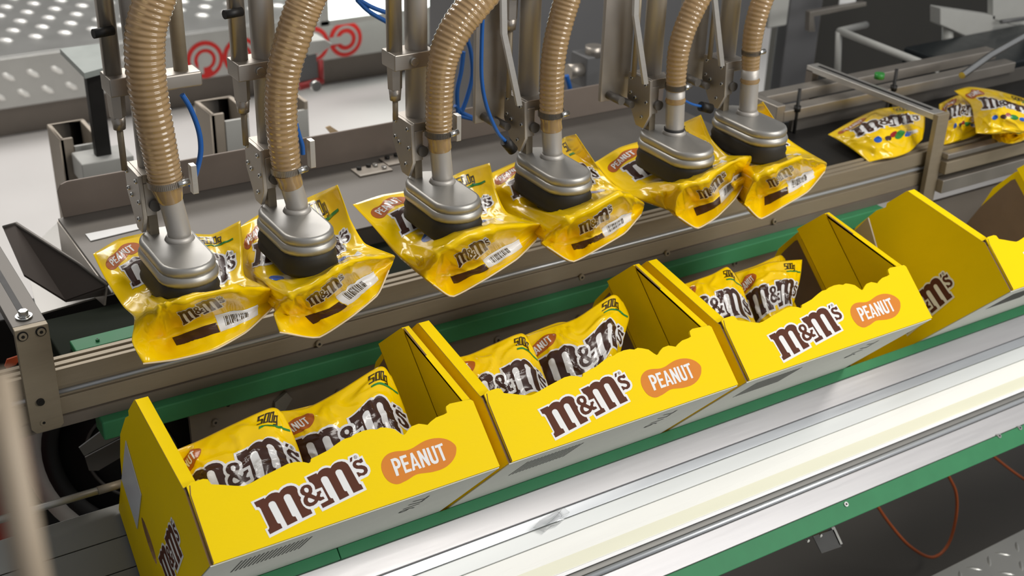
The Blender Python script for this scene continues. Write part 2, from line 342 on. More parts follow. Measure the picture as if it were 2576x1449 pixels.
# framed glowing panel added for light reflected off the platform, behind the hoses
t = thing('glow_1', 'added white glowing panel for bright reflected light behind the blue air lines at the top', 'glow', (PZ(826, 62, -.603)[0] + .55, PZ(826, 62, -.603)[1], -.603)); t['kind'] = 'structure'
f = MB(); f.box((-.55, 0, 0), (.95, .02, .9)); f.build('glow_sheet', PANEL, t)
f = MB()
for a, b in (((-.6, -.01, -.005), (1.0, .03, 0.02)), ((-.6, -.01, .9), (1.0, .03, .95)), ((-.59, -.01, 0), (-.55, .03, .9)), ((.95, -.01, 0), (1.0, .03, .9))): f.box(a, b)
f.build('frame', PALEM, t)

# ================================================================== CARTONS
CL, CD, CH = .39, .43, .245
TOPF = [(0.001, .090), (.003, .096), (.009, .099), (.024, .099), (.029, .097), (.031, .090), (.044, .085), (.056, .080), (.066, .0765), (.073, .0768), (.08, .078), (.095, .081), (.111, .0835), (.126, .086), (.136, .0855), (.146, .082), (.151, .079), (.154, .080), (.156, .0835), (.164, .0845), (.179, .087), (.196, .0925), (.205, .0948), (.213, .0945), (.220, .0965), (.232, .0975), (.242, .0965), (.249, .094), (.255, .095), (.262, .0925), (.271, .088), (.277, .080), (.280, .077), (.283, .0775), (.288, .081), (.295, .0845), (.305, .085), (.312, .082), (.316, .080), (.322, .083), (.331, .086), (.342, .0865), (.348, .0875), (.3485, .092), (.350, .096), (.356, .098), (.386, .0955), (.389, .092)]
SIDE = [(0, 0), (0, .092), (.005, .098), (.100, .243), (.155, .246), (.162, .241), (.185, .246), (.25, .243), (.30, .224), (.33, .204), (.36, .198), (.43, .180), (.43, 0)]
def carton(x0, label, first):
    t = thing('display_carton', label, 'carton', (x0, 0, 0), 'yellow display cartons on the packing line', (-TILT, 0, 0))
    f = MB(); f.prism([(.004, 0)] + TOPF[1:-1] + [(.389, .092), (.3895, 0)], [], lambda a, b, q: (a, q, b), -.0035, .0, 0, 0)
    f.build('front_panel', [YEL, EDGE], t)
    f = MB(); f.box((.002, .0002, .001), (.388, .003, .07)); f.build('inner_front_panel', KRAFT, t)
    # outer side panels, left one has the hand hole
    hole = [(.288 + .014 * math.cos(i * math.pi / 8), .098 + .034 * math.sin(i * math.pi / 8)) for i in range(16)]
    for X, s in ((0, 1), (CL, -1)):
        f = MB(); f.prism(SIDE, [hole], lambda a, b, q: (X + s * q, a, b), 0, .0035, 0, 1); f.build('side_panel', [YEL, EDGE], t)
    # thick folded ridge along the sloping top edge
    def ridge(X, s, wd):
        f = MB(); n = (-math.sin(math.atan2(.145, .095)), math.cos(math.atan2(.145, .095)))
        p0, p1 = (.004, .097), (.0985, .242)
        vs = []
        for p in (p0, p1):
            for q in (.0005, wd):
                for k in (0, -.0035): vs.append((X + s * q, p[0] + n[0] * k, p[1] + n[1] * k))
        f.add(vs, [(0, 2, 6, 4), (1, 5, 7, 3), (0, 4, 5, 1), (2, 3, 7, 6), (4, 6, 7, 5)])
        f.box((X + s * .002, -.001, .085), (X + s * (wd - .001), .003, .0965), 1)
        f.build('folded_ridge', [YEL, mat('dark_notch', (.05, .035, .03), .9, noise_amt=0)], t)
    ridge(0, 1, .017); ridge(CL, -1, .011)
    # inner walls
    f = MB(); f.prism([(.004, .002), (.004, .094), (.098, .240), (.24, .236), (.24, .002)], [], lambda a, b, q: (q, a, b), .014, .0165, 0, 1)
    f.build('inner_side_wall', [YEL, EDGE], t)
    f = MB(); f.prism([(.004, .002), (.004, .094), (.096, .240), (.097, .002)], [], lambda a, b, q: (CL - q, a, b), .0085, .011, 0, 1)
    f.build('inner_side_wall', [YEL, EDGE], t)
    def sheet(name, x_a, d_a, x_b, d_b, ha, hb, m=YEL):
        f = MB(); e = .0022
        f.hexa([(x_a, d_a, .002), (x_b, d_b, .002), (x_b + e, d_b + e, .002), (x_a + e, d_a + e, .002), (x_a, d_a, ha), (x_b, d_b, hb), (x_b + e, d_b + e, hb), (x_a + e, d_a + e, ha)]); f.build(name, m, t)
    sheet('corner_flap', CL - .012, .097, CL - .028, .158, .242, .2445)
    sheet('corner_flap', CL - .028, .159, CL - .016, .182, .238, .238)
    f = MB(); f.prism([(.183, .002), (.183, .232), (.20, .236), (.235, .233), (.30, .224), (.36, .208), (.428, .18), (.428, .002)], [], lambda a, b, q: (CL - q, a, b), .0036, .0056, 0)
    f.build('inside_lining', KRAFT, t)
    f = MB(); f.box((.004, CD - .003, .0), (CL - .004, CD, .178)); f.build('back_panel', KRAFT, t)
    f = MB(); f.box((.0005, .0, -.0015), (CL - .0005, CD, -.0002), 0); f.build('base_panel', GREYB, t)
    # thin torn kraft edge where the front meets the side
    f = MB(); f.tube([(.0042, -.0036, .001), (.0042, -.0036, .085), (.007, -.0036, .096)], .0006, 6); f.build('cut_edge', EDGE, t)
    # prints
    def front(mb, sh, c, q, mi):
        V, F = tri(sh); mb.flat([(p[0] + c[0], p[1] + c[1]) for p in V], F, lambda a, b, q_: (a, -q_, b), q, mi)
    f = MB(); front(f, LOGO_BACK0, LC, .0037, 0); front(f, LOGO0, LC, .0039, 1); f.build('front_logo', [WHT, BRN], t)
    f = MB(); front(f, PEAN_BACK0, PC, .0037, 0); front(f, PEAN0, PC, .0039, 1); f.build('flavour_badge', [ORG, WHT], t)
    # logo on the left end
    f = MB()
    for sh, q, mi in ((LOGO_BACK0, .0003, 0), (LOGO0, .0006, 1)):
        V, F = tri(xf(sh, 1.08, math.radians(0), 0, 0))
        f.flat(V, F, lambda a, b, q_: (-q_, .182 - a, .053 + b), q, mi)
    f.build('side_logo', [WHT, BRN], t)
    # barcode and code number on the base
    f = MB()
    for k in range(17):
        xx = .045 + k * .0056; f.box((xx, .035, -.0018), (xx + .0022, .105, -.0015))
    f.build('base_barcode', INK, t)
    f = MB(); V, F = text_shapes('7716', .036)
    f.flat(V, F, lambda a, b, q: (.275 + b, .03 + a, -.0019), 0); f.build('base_code', INK, t, fix=False)
    if first:
        f = MB(); f.prism([(.222, .232), (.262, .238), (.40, .188), (.425, .17), (.375, .108), (.335, .10)][::-1], [], lambda a, b, q: (-q, a, b), .0004, .0012)
        q = [side_px(*p) for p in ((318, 1108), (357, 1245), (347, 1330), (308, 1205))]
        f = MB(); f.prism(q, [], lambda a, b, qq: (-qq, a, b), .0004, .0014); f.build('tape_strip', TAPE, t)
    return t
def side_px(x, y, X=0):
    q = PX(x, y, X); return (float(q @ DV), float(q @ HV))
XS = [0, .4045, .8115, 1.3935]
LBL = ['nearest yellow carton, at lower left, white tape on its torn left end',
       'yellow carton right behind the nearest one, second in the row, filled with yellow bags',
       'third yellow carton in the row, small brown peanut badge near its right end',
       'empty yellow carton at the right edge, its large left end panel showing']
for i, x in enumerate(XS): carton(x, LBL[i], i == 0)

# ================================================================== FRONT GUIDE (plane parallel to the carton fronts, .24 deeper)
GD = .24
def strip(name, h0, h1, m, label, cat, th=.02, x0=-.35, x1=2.7, proud=0.0, bev=.0015, parts=None, group=None):
    t = thing(name, label, cat, (0, 0, 0), group)
    t.rotation_euler = (-TILT, 0, 0)
    f = MB(); f.box((x0, GD - proud, h1), (x1, GD - proud + th, h0)); f.build(parts or 'bar', m, t, bev); return t
g1 = strip('guide_strip', -.0035, -.0165, GRN, 'green plastic guide strip under the front edge of the cartons', 'guide strip', .012, proud=.004)
bpy.data.objects.remove(g1.children[0])
f = MB(); f.box((-.35, GD - .007, -.0185), (.2255, GD + .01, -.0019)); f.build('green_segment', GRN, g1, .0012)
f = MB(); f.box((.2265, GD - .007, -.0185), (2.7, GD + .01, -.0019)); f.build('green_segment', GRN, g1, .0012)
strip('side_plate', -.0187, -.057, PLATE1, 'wide anodised aluminium plate just below the upper green strip', 'plate', .012)
strip('grooved_bar', -.0575, -.074, BAR1, 'narrow bluish grey bar between the upper plate and the white strip', 'bar', .010, proud=-.004)
strip('grey_cover_strip', -.0745, -.098, DIFFG, 'pale grey cover strip along the upper side of the white strip', 'strip', .012, proud=.001)
ws = strip('white_cover_strip', -.0985, -.152, DIFFW, 'broad glossy white cover strip with a yellowish band', 'strip', .010, proud=.003)
f = MB(); f.box((-.35, GD - .0034, -.1455), (2.7, GD - .003, -.127)); f.build('yellowish_band', mat('yellowish_strip', (.80, .79, .62), .3, noise_amt=.06, scale=4, stretch=(.5, 8, 8)), ws)  # thin band of yellower tone along the white strip
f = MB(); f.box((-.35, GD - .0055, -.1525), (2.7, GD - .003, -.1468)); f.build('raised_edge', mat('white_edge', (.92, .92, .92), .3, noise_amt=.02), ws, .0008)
strip('lower_slot_bar', -.1525, -.162, DSLOT, 'thin dark slot bar below the white strip', 'bar', .010, proud=-.006)
t = thing('round_bar', 'thin rounded grey bar between the white strip and the lower plate', 'bar', (0, 0, 0)); t.rotation_euler = (-TILT, 0, 0)
f = MB(); f.cyl((-.35, GD + .004, -.1668), (2.7, GD + .004, -.1668), .0046, 16); f.build('bar', BAR1, t)
strip('lower_plate', -.172, -.208, PLATE1, 'lower anodised aluminium plate above the bottom green rail', 'plate', .012)
g2 = strip('lower_guide_rail', -.2085, -.240, GRN, 'lowest green plastic rail with a small screw', 'guide rail', .014, proud=.003)
def screw(parent, c, n, r=.004, m=BOLTM, h=.002, hexr=True, name='screw'):
    c = Vector(c); n = Vector(n).normalized(); f = MB()
    f.cyl(c - n * .001, c + n * h, r, 18); f.cyl(c + n * h, c + n * (h + .0004), r * .45, 6, mi=1); return f.build(name, [m, BLKM], parent)
for (px, py) in ((2125, 1270), (2510, 1098), (2562, 1078)):
    q = FR(px, py, 0, GD); screw(g2, (q[0], GD - .003, q[1]), (0, -1, 0), .0042)
# bed of the carton channel
t = thing('conveyor_bed', 'grey tilted slide bed of long planks left of the nearest carton', 'conveyor', (0, 0, 0)); t.rotation_euler = (-TILT, 0, 0)
for h0, h1 in ((.1905, .143), (.142, .095), (.094, .047), (.046, .004)):
    f = MB(); f.box((-.7, .443, h1), (2.7, .455, h0)); f.build('bed_plank', mat('bed_grey', (.23, .23, .215), .45, .35, noise_amt=.06), t, .0008)

# clear tape scrap stuck to the bars
t = thing('tape_scrap', 'crumpled scrap of clear tape stuck on the pale bars at bottom centre', 'tape'); t.rotation_euler = (-TILT, 0, 0)
f = MB(); random.seed(4); P = []
pts = [(1337, 1330), (1352, 1312), (1372, 1300), (1395, 1288), (1413, 1278), (1427, 1292), (1414, 1310), (1400, 1322), (1380, 1328), (1365, 1342), (1350, 1336)]
q = [FR(x, y, 0, GD) for x, y in pts]; c = (sum(p[0] for p in q) / len(q), sum(p[1] for p in q) / len(q))
vs = [(p[0], GD - .005 - random.random() * .007, p[1]) for p in q] + [((p[0] + c[0]) / 2, GD - .005 - random.random() * .009, (p[1] + c[1]) / 2) for p in q] + [(c[0], GD - .008, c[1])]
n = len(q); f.add(vs, [(i, (i + 1) % n, n + (i + 1) % n) for i in range(n)] + [(i, n + (i + 1) % n, n + i) for i in range(n)] + [(n + i, n + (i + 1) % n, 2 * n) for i in range(n)])
o = f.build('film', CLEAR, t); sm = o.modifiers.new('s', 'SOLIDIFY'); sm.thickness = .0006

# ================================================================== MIDDLE RAIL
RY = .5
t = thing('slotted_rail', 'long brownish aluminium profile rail with slots below the lifted bags', 'rail', (0, RY, 0))
def rail_sec(x0, x1):
    f = MB(); sec = [(0, -.062), (0, -.034), (.006, -.034), (.006, -.0155), (0, -.0155), (0, .012), (.008, .012), (.008, .008), (.014, .008), (.014, .012), (.024, .012), (.024, .007), (.031, .007), (.031, .012), (.04, .012), (.04, -.062)]
    f.prism(sec, [], lambda a, b, q: (q, a, b), x0, x1); return f
rail_sec(-.8, 3.0).build('profile', ALUD, t, .0006)
f = MB(); f.cyl((-.8, .004, -.026), (3, .004, -.026), .0035, 10); f.build('slot_lip', BAR1, t)
f = MB(); f.box((-.8, -.004, -.080), (3.0, .03, -.0625)); f.build('lower_flange', STEELD, t)
for (px, py) in ((800, 862), (1675, 635), (1945, 555), (1460, 695)):
    q = PY(px, py, RY); screw(t, (q[0], -.002, q[2]), (0, -1, 0), .0055, ALUD, .004, name='bolt')
t = thing('rear_guide_strip', 'green plastic guide strip under the brownish rail behind the cartons', 'guide strip', (0, RY, 0))
f = MB(); f.box((.006, -.022, -.112), (1.62, .02, -.0805)); f.build('bar', GRN, t, .003)
t = thing('rear_back_plate', 'dark steel back plate with bolts seen behind the cartons', 'plate', (0, RY, 0))
f = MB(); f.box((.14, -.004, -.36), (3.0, .004, -.1125)); f.build('plate', STEELD, t)
for (px, py, r) in ((571, 1015, .008), (540, 1060, .005), (1455, 800, .006), (1468, 760, .004), (1848, 660, .006), (850, 985, .005), (1250, 853, .006)):
    q = PY(px, py, RY - .004); screw(t, (q[0], -.004, q[2]), (0, -1, 0), r, STEELD, .005, name='bolt')
q = [PY(x, y, RY - .008) for x, y in ((690, 1010), (718, 985), (733, 1000), (712, 1035), (690, 1060))]
f = MB(); f.prism([(p[0], p[2] ) for p in q], [], lambda a, b, s: (a, s, b), -.012, -.005); f.build('small_cleat', REFLB, t)

# belt, green block, tray behind the rail
t = thing('infeed_belt', 'dark green belt running between the brownish rail and the steel tray', 'conveyor belt', (0, .62, 0))
f = MB(); f.box((-.02, -.079, -.03), (1.42, .0685, -.004)); f.build('belt', BELT, t, .003)
f = MB(); f.cyl((.0, -.07, -.026), (0, .06, -.026), .02); f.build('end_roller', STEELD, t)
t = thing('belt_guide_block', 'short green plastic guide block at the left end of the dark belt', 'guide block', (0, .57, 0))
f = MB(); f.prism([(-.002, -.004), (-.002, .010), (.25, .012), (.27, .004), (.27, -.004)], [], lambda a, b, q: (a, q, b), -.026, .010); f.build('block', GRN, t, .002)
q = PZ(240, 845, .014); screw(t, (q[0], -.012, .012), (0, 0, 1), .003, GRN)
t = thing('steel_tray', 'grey steel tray with raised rear lip behind the suction pickers', 'tray', (0, .69, .03))
f = MB()
TW = 1.42
f.prism([(.11, 0), (.092, .012), (.089, .03), (.089, .29), (TW, .29), (TW, 0)], [], lambda a, b, q: (a, b, q), -.004, 0); f.build('tray_plate', STEEL, t, .001)
f = MB(); f.prism([(.098, 0), (.094, .05), (.101, .062), (.113, .066), (TW, .066), (TW, 0)], [], lambda a, b, q: (a, q, b), .287, .291); f.build('rear_lip', mat('lip_steel', (.20, .165, .14), .5, .4), t, .001)
f = MB(); f.prism([(0, -.004), (0.03, -.05), (.29, -.10), (.29, -.004)], [], lambda a, b, q: (q, a, b), .087, .090); f.build('left_skirt', BRKAL, t)
f = MB(); f.box((.11, -.001, -.07), (TW, .002, -.004)); f.build('front_lip', STEEL, t)
for (px, py, sx) in ((925, 405, 1), (1000, 385, 1), (1010, 400, 1)):
    c = rel(PZ(px, py, .034), t)
for (px, py) in ((935, 425), (1005, 398)):
    c = rel(PZ(px, py, .034), t); f = MB(); f.box((c[0] - .035, c[1] - .02, 0), (c[0] + .035, c[1] + .02, .004)); f.build('hinge_plate', BRKAL, t, .001)
    for dx, dy in ((-.022, .01), (.0, .014), (.022, -.008), (.012, .01)):
        f = MB(); f.cyl((c[0] + dx, c[1] + dy, .004), (c[0] + dx, c[1] + dy, .009), .005, 12); f.build('hinge_screw', BOLTM if dx > 0 else BLKM, t)
q = [PZ(x, y, .0308) for x, y in ((215, 590), (360, 561), (362, 574), (228, 607))]
t2 = thing('white_strip_label', 'white strip of tape lying on the steel tray at left', 'tape', (q[0][0], q[0][1], .0308))
f = MB(); f.prism([tuple(rel(p, t2)[:2]) for p in q], [], lambda a, b, s: (a, b, s), 0, .0012); f.build('strip', WHT, t2)

# left arm bracket (horizontal bar and upright plate)
t = thing('left_arm_bracket', 'brown grey steel arm with hex bolt clamped on the rail at far left', 'bracket', (-.07, .49, .10))
f = MB(); f.box((-.021, .0, -.014), (.024, .42, 0)); f.build('arm', STEEL, t, .0012)
f = MB(); f.box((-.0035, .03, -.001), (.005, .40, .0006)); f.build('arm_slot', BLKM, t)
f = MB(); f.prism([(-.021, 0), (-.021, -.16), (-.015, -.168), (.019, -.168), (.024, -.163), (.024, 0)], [], lambda a, b, q: (a, q, b), -.012, .0); f.build('upright_plate', ALUD, t, .001)
f = MB(); f.cyl((0, .022, 0), (0, .022, .003), .0115, 28); f.build('washer', BOLTM, t)
f = MB(); f.cyl((0, .022, .003), (0, .022, .011), .0068, 6, smooth=False); f.cyl((0, .022, .003), (0, .022, .0045), .0085, 24); f.build('hex_bolt', BOLTM, t, .0005)
for x, z in ((-.0115, -.010), (.013, -.009)):
    f = MB(); f.cyl((x, -.012, z), (x, -.0135, z), .0072, 24, mi=1); f.cyl((x, -.0135, z), (x, -.015, z), .0055, 20); f.cyl((x, -.015, z), (x, -.0153, z), .0026, 6, mi=1); f.build('cap_screw', [ALUD, BLKM], t)
screw(t, (-.003, -.012, -.118), (0, -1, 0), .0055, BLKM, .003)
screw(t, (-.003, -.012, -.153), (0, -1, 0), .005, ALUD, .001)
f = MB(); f.tube([rel(PY(x, y, .49), t) for x, y in ((112, 812), (125, 850), (118, 865), (128, 880))], .0012, 8); f.build('spring_clip', BOLTM, t)

# black chute and shiny sheet behind it
t = thing('black_chute', 'black angled sheet metal chute behind the left arm', 'chute', (-.02, .95, .05))
q = [PZ(x, y, z) for x, y, z in ((8, 572, .09), (40, 562, .09), (200, 665, .05), (270, 718, .028), (280, 735, .0), (165, 755, .0), (60, 690, .04))]
f = MB(); vs = [rel(p, t) for p in q]; f.add(vs + [v - np.array([0, 0, .004]) for v in vs], [tuple(range(7)), tuple(reversed(range(7, 14)))] + [(i, (i + 1) % 7, 7 + (i + 1) % 7, 7 + i) for i in range(7)])
f.build('sheet', mat('chute_black', (.065, .052, .044), .5, .3), t)
f = MB(); f.tube([vs[0], vs[1], vs[2], vs[3]], .003, 8); f.build('rolled_edge', STEEL, t)
t = thing('shiny_side_sheet', 'bright scuffed steel sheet beneath the black chute at far left', 'sheet', (-.1, .95, -.06))
q = [PZ(x, y, -.06) for x, y in ((62, 700), (150, 565), (170, 690), (275, 722), (170, 765), (95, 775))]
vs = [rel(p, t) for p in [PZ(60, 640, -.06), PZ(165, 540, -.06), PZ(285, 735, -.06), PZ(95, 790, -.06)]]
f = MB(); f.add(vs + [v - np.array([0, 0, .003]) for v in vs], [(0, 1, 2, 3), (7, 6, 5, 4)] + [(i, (i + 1) % 4, 4 + (i + 1) % 4, 4 + i) for i in range(4)]); f.build('sheet', REFLB, t)

# drive wheel, plates and rod behind the bed at lower left
t = thing('drive_wheel', 'large black drive wheel with pale rim at lower left', 'wheel', (.09, .66, -.27))
f = MB(); c = np.zeros(3)
ax = Vector((-.55, -.8, .12)).normalized()
def disc(name, r0, r1, a, b, m, seg=48):
    f = MB(); u = ax.orthogonal().normalized(); w_ = ax.cross(u)
    vs = []
    for rr_, aa in ((r0, a), (r1, a), (r1, b), (r0, b)):
        for i in range(seg):
            th = 2 * math.pi * i / seg; vs.append(ax * aa + (u * math.cos(th) + w_ * math.sin(th)) * rr_)
    fs = []
    for k in range(4):
        for i in range(seg): fs.append((k * seg + i, k * seg + (i + 1) % seg, ((k + 1) % 4) * seg + (i + 1) % seg, ((k + 1) % 4) * seg + i))
    f.add(vs, fs, 0, True); return f.build(name, m, t)
disc('rim', .150, .196, -.03, .0, mat('wheel_rim', (.80, .77, .68), .5, .0)); disc('tyre', .125, .149, -.02, .02, RUBBER); disc('hub_disc', .0, .124, -.02, .008, BLKM); disc('hub_ring', .075, .08, .008, .012, STEEL)
f = MB(); f.cyl(ax * .008, ax * .03, .012, 16); f.build('axle', BOLTM, t)
t = thing('dark_housing', 'dark machine housing behind the drive wheel at lower left', 'housing', (-.9, 1.0, -.95))
f = MB(); f.box((0, 0, 0), (1.15, .06, .80)); f.build('panel', BLKM, t, .004)
t = thing('dark_motor_block', 'dark motor block left of the arm bracket at the far left edge', 'motor', (-.9, .62, -.21))
f = MB(); f.box((0, 0, 0), (.765, .25, .16)); f.build('body', BLKM, t, .01)
f = MB(); f.cyl((.70, -.001, .08), (.70, -.02, .08), .03, 24); f.cyl((.70, -.02, .08), (.70, -.026, .08), .018, 24); f.build('end_cap', STEELD, t)
c = PY(28, 915, .56); t = thing('orange_tag', 'small orange tag beside the arm bracket at the far left', 'tag', (c[0], .56, c[2]))
q = [rel(PY(x, y, .56), t) for x, y in ((12, 922), (18, 905), (45, 896), (50, 905), (40, 918), (16, 928))]
f = MB(); f.prism([(p[0], p[2]) for p in q], [], lambda a, b, s: (a, s, b), 0, .003); f.build('tag', mat('orange_tag', (.60, .10, .03), .5), t)
t = thing('wheel_cover_plate', 'small grey folded plate in front of the black wheel', 'plate', (.12, .56, -.2))
q = [PY(x, y, .56) for x, y in ((199, 1127), (212, 1147), (330, 1085), (310, 1062), (268, 1075))]
f = MB(); f.prism([(rel(p, t)[0], rel(p, t)[2]) for p in q], [], lambda a, b, s: (a, s, b), 0, .003); f.build('upper_fold', REFLB, t)
q = [PY(x, y, .565) for x, y in ((212, 1147), (222, 1180), (245, 1180), (330, 1130), (330, 1085))]
f = MB(); f.prism([(rel(p, t)[0], rel(p, t)[2]) for p in q], [], lambda a, b, s: (a, s, b), 0, .003); f.build('lower_face', STEEL, t)
t = thing('chrome_rod', 'polished round rod running into the left end of the nearest carton', 'rod', (-.2, .42, -.2))
p0, p1 = PY(-60, 1325, .40), PY(318, 1213, .40)
t.location = Vector(p0)
f = MB(); f.cyl((0, 0, 0), rel(p1, t), .0055, 16); f.build('rod', CASTAL, t)
f = MB(); v = Vector(rel(p1, t)); f.cyl(v * .80, v * .97, .0062, 16); f.build('brass_sleeve', ALUD, t)
# blurred foreground post
t = thing('guard_door_post', 'beige out-of-focus upright guard post at the lower left corner', 'post', (-.2, -.55, .3))
def near(x, y, dist): v = ray(x, y); return CAM + v * dist
a_, b_ = near(-14, 940, .36), near(110, 1600, .36)
f = MB(); t.location = Vector(b_); ra = rel(a_, t); f.tube([ra, ra * .5, (0, 0, 0)], .0046, 20); f.build('post', mat('beige_paint', (.36, .29, .21), .5), t)
f = MB(); q = rel(near(4, 1010, .36), t); f.tube([q + np.array([-.04, 0, .002]), q], .004, 14); f.build('cross_tube', mat('beige_paint2', (.36, .29, .21), .5), t)
t = thing('red_bin', 'red object behind the guard post at the left edge', 'bin', (-.35, .6, -.35))
f = MB(); c = PY(-15, 1190, .7) + np.array([0, 0, -.03]); t.location = Vector(c); f.box((-.12, 0, -.12), (.018, .1, .06)); f.build('body', mat('red_paint', (.35, .03, .02), .5), t, .01)

# ================================================================== SUCTION PICKERS
PXs = [.117, .289, .518, .717, .952, 1.125]
PYs = [.374, .384, .378, .384, .376, .392]
HP = [
    [(418, 462, 42), (408, 410, 43), (396, 350, 45), (382, 280, 47), (370, 210, 49), (364, 140, 50), (368, 70, 51), (388, 0, 52), (415, -70, 52)],
    [(722, 430, 36), (714, 370, 38), (708, 300, 40), (708, 235, 41), (716, 170, 43), (734, 105, 45), (755, 40, 46), (775, -10, 47), (800, -70, 47)],
    [(1104, 338, 33), (1104, 290, 34), (1106, 230, 35), (1110, 175, 37), (1124, 120, 40), (1152, 65, 42), (1190, 15, 43), (1240, -45, 43)],
    [(1386, 290, 30), (1388, 230, 31), (1390, 170, 31), (1398, 110, 32), (1412, 50, 33), (1428, -5, 34), (1445, -60, 34)],
    [(1700, 222, 25), (1702, 175, 26), (1708, 125, 28), (1722, 75, 29), (1743, 25, 30), (1768, -25, 31)],
    [(1888, 172, 22), (1890, 130, 24), (1896, 80, 26), (1908, 30, 27), (1925, -20, 28)],
]
PLAB = ['first suction picker from the left, thickest amber hose and blue line on its right',
        'second suction picker from the left, hose leaning right above the tray',
        'third suction picker from the left, hose bending far right, rod with steel nut',
        'fourth suction picker from the left, bent flat bar and blue line with black plug',
        'fifth suction picker from the left, black ring at the base of its tube',
        'sixth suction picker, rightmost of the row, hose narrowest']
def stadium(lx, ly, r, n=12):
    """rounded slot, long axis y"""
    out = []
    h = ly / 2 - r
    for i in range(n + 1):
        a = math.pi * i / n; out.append((r * math.cos(a), h + r * math.sin(a)))
    for i in range(n + 1):
        a = math.pi + math.pi * i / n; out.append((r * math.cos(a), -h + r * math.sin(a)))
    return out
def loft(f, secs, mi=0, smooth=True):
    """secs: list of (ring2d, z, cx, cy)"""
    n = len(secs[0][0]); vs = []
    for ring, z, cx_, cy_ in secs: vs += [(p[0] + cx_, p[1] + cy_, z) for p in ring]
    f.add(vs, [(i * n + k, i * n + (k + 1) % n, (i + 1) * n + (k + 1) % n, (i + 1) * n + k) for i in range(len(secs) - 1) for k in range(n)], mi, smooth)
    f.add(vs, [tuple(reversed(range(n))), tuple(range((len(secs) - 1) * n, len(secs) * n))], mi)
for i in range(6):
    t = thing('suction_picker', PLAB[i], 'suction picker', (PXs[i], PYs[i], .235), 'suction pickers holding the yellow bags')
    cxp, cyp = -.012, -.022
    S = lambda r, l: stadium(0, l, r)
    f = MB(); loft(f, [(S(.0365, .146), -.013, cxp, cyp), (S(.0372, .1475), -.008, cxp, cyp), (S(.0368, .147), -.004, cxp, cyp), (S(.035, .1435), -.0008, cxp, cyp), (S(.032, .137), 0, cxp, cyp)])
    f.build('cup_plate', CASTAL, t)
    f = MB(); loft(f, [(S(.0385, .150), -.026, cxp, cyp), (S(.040, .153), -.0225, cxp, cyp), (S(.040, .153), -.018, cxp, cyp), (S(.0378, .149), -.0145, cxp, cyp), (S(.036, .145), -.0125, cxp, cyp)])
    f.build('lower_plate', CASTAL, t)
    f = MB(); loft(f, [(S(.0405, .155), -.057, cxp, cyp), (S(.041, .156), -.052, cxp, cyp), (S(.0385, .151), -.046, cxp, cyp), (S(.040, .154), -.039, cxp, cyp), (S(.0375, .149), -.033, cxp, cyp), (S(.0375, .149), -.0255, cxp, cyp)])
    f.build('rubber_cup', RUBBER, t)
    f = MB(); f.cyl((0, 0, -.001), (0, 0, .006), .0205, 28, .0165); tp = rel(PY(HP[i][0][0], HP[i][0][1], PYs[i]), t); f.tube([(0, 0, .004), (0, 0, .012), tp * .7 + np.array([0, 0, .004]), tp], .0155, 28); f.build('suction_tube', TUBEAL, t)
    if i == 4:
        f = MB(); f.cyl((0, 0, .002), (0, 0, .009), .0170, 28); f.build('black_ring', RUBBER, t)
    # hose
    pts = [PY(x, y, PYs[i]) - np.array(t.location) for x, y, r in HP[i]]
    rad = [r * 1.66 / FPX if False else r * float((R @ (PY(x, y, PYs[i]) - CAM))[2]) / FPX for x, y, r in HP[i]]
    sp = spline(pts, 100); ln = sum((sp[k + 1] - sp[k]).length for k in range(100))
    nring = max(8, int(ln / .0072)); N = nring * 8
    sp = spline(pts, N); ctl = spline([(r, 0, 0) for r in rad], N)
    rads = [ctl[k][0] * (1 + .026 * math.cos(2 * math.pi * k / 8)) for k in range(N + 1)]
    f = MB(); f.tube(sp, rads, 26, caps=False); hs = f.build('corrugated_hose', HOSE, t, fix=False)
    # darker smooth cuff and worm clamp
    b0 = Vector(pts[0]); b1 = Vector(pts[1]); a = (b1 - b0).normalized()
    r0 = rad[0]
    f = MB(); zz_ = (b0 - Vector((0, 0, .01))).normalized(); f.tube([b0 - zz_ * .024, b0 - zz_ * .020, b0 - zz_ * .010, b0 - a * .001], [.0158, .0172, r0 * .88, r0 * .98], 26); f.build('hose_cuff', HOSE, t, fix=False)
    cq = b0 + a * (.004 if i != 5 else .03); f = MB()
    ring = []
    u = a.orthogonal().normalized(); w_ = a.cross(u)
    seg = 60
    for k in range(seg):
        th0, th1 = 2 * math.pi * k / seg, 2 * math.pi * (k + .55) / seg
        for (ta, tb, rr_) in ((th0, th1, r0 * 1.12), (th1, 2 * math.pi * (k + 1) / seg, r0 * 1.075)):
            vs = []
            for th in (ta, tb):
                for zz in (-.0045, .0045): vs.append(cq + a * zz + (u * math.cos(th) + w_ * math.sin(th)) * rr_)
            f.add(vs, [(0, 1, 3, 2)], 0)
    f.build('hose_clamp', STEEL if i not in (0, 1) else BRKAL, t, fix=False)
    f = MB(); sdir = (a.cross(Vector((0, 1, 0)))).normalized(); sc_ = cq + Vector((.6, -.8, 0)).normalized() * (r0 * 1.15)
    f.cyl(sc_ - Vector((.006, .0, .0)), sc_ + Vector((.010, .004, .0)), .0045, 12); f.build('clamp_screw', BOLTM, t)
    # bracket block behind left, side plate, column
    bx, by, bz = -.012, .052, .088
    big = i < 3
    f = MB(); f.prism([(by + .028, bz), (by - .030, bz), (by - .034, .030), (by - .020, .004), (by + .000, .004), (by + .028, .045)], [], lambda a_, b_, q: (q, a_, b_), -.040, -.034)
    f.build('bracket_side_plate', BRKAL, t, .0008)
    f = MB(); f.box((-.034, by - .028, bz - .016 if big else bz - .018), (.014 if big else .006, by + .028, bz)); f.box((-.034, by - .030, .03), (-.020, by - .016, bz - .012)); f.build('bracket_block', BRKAL, t, .001)
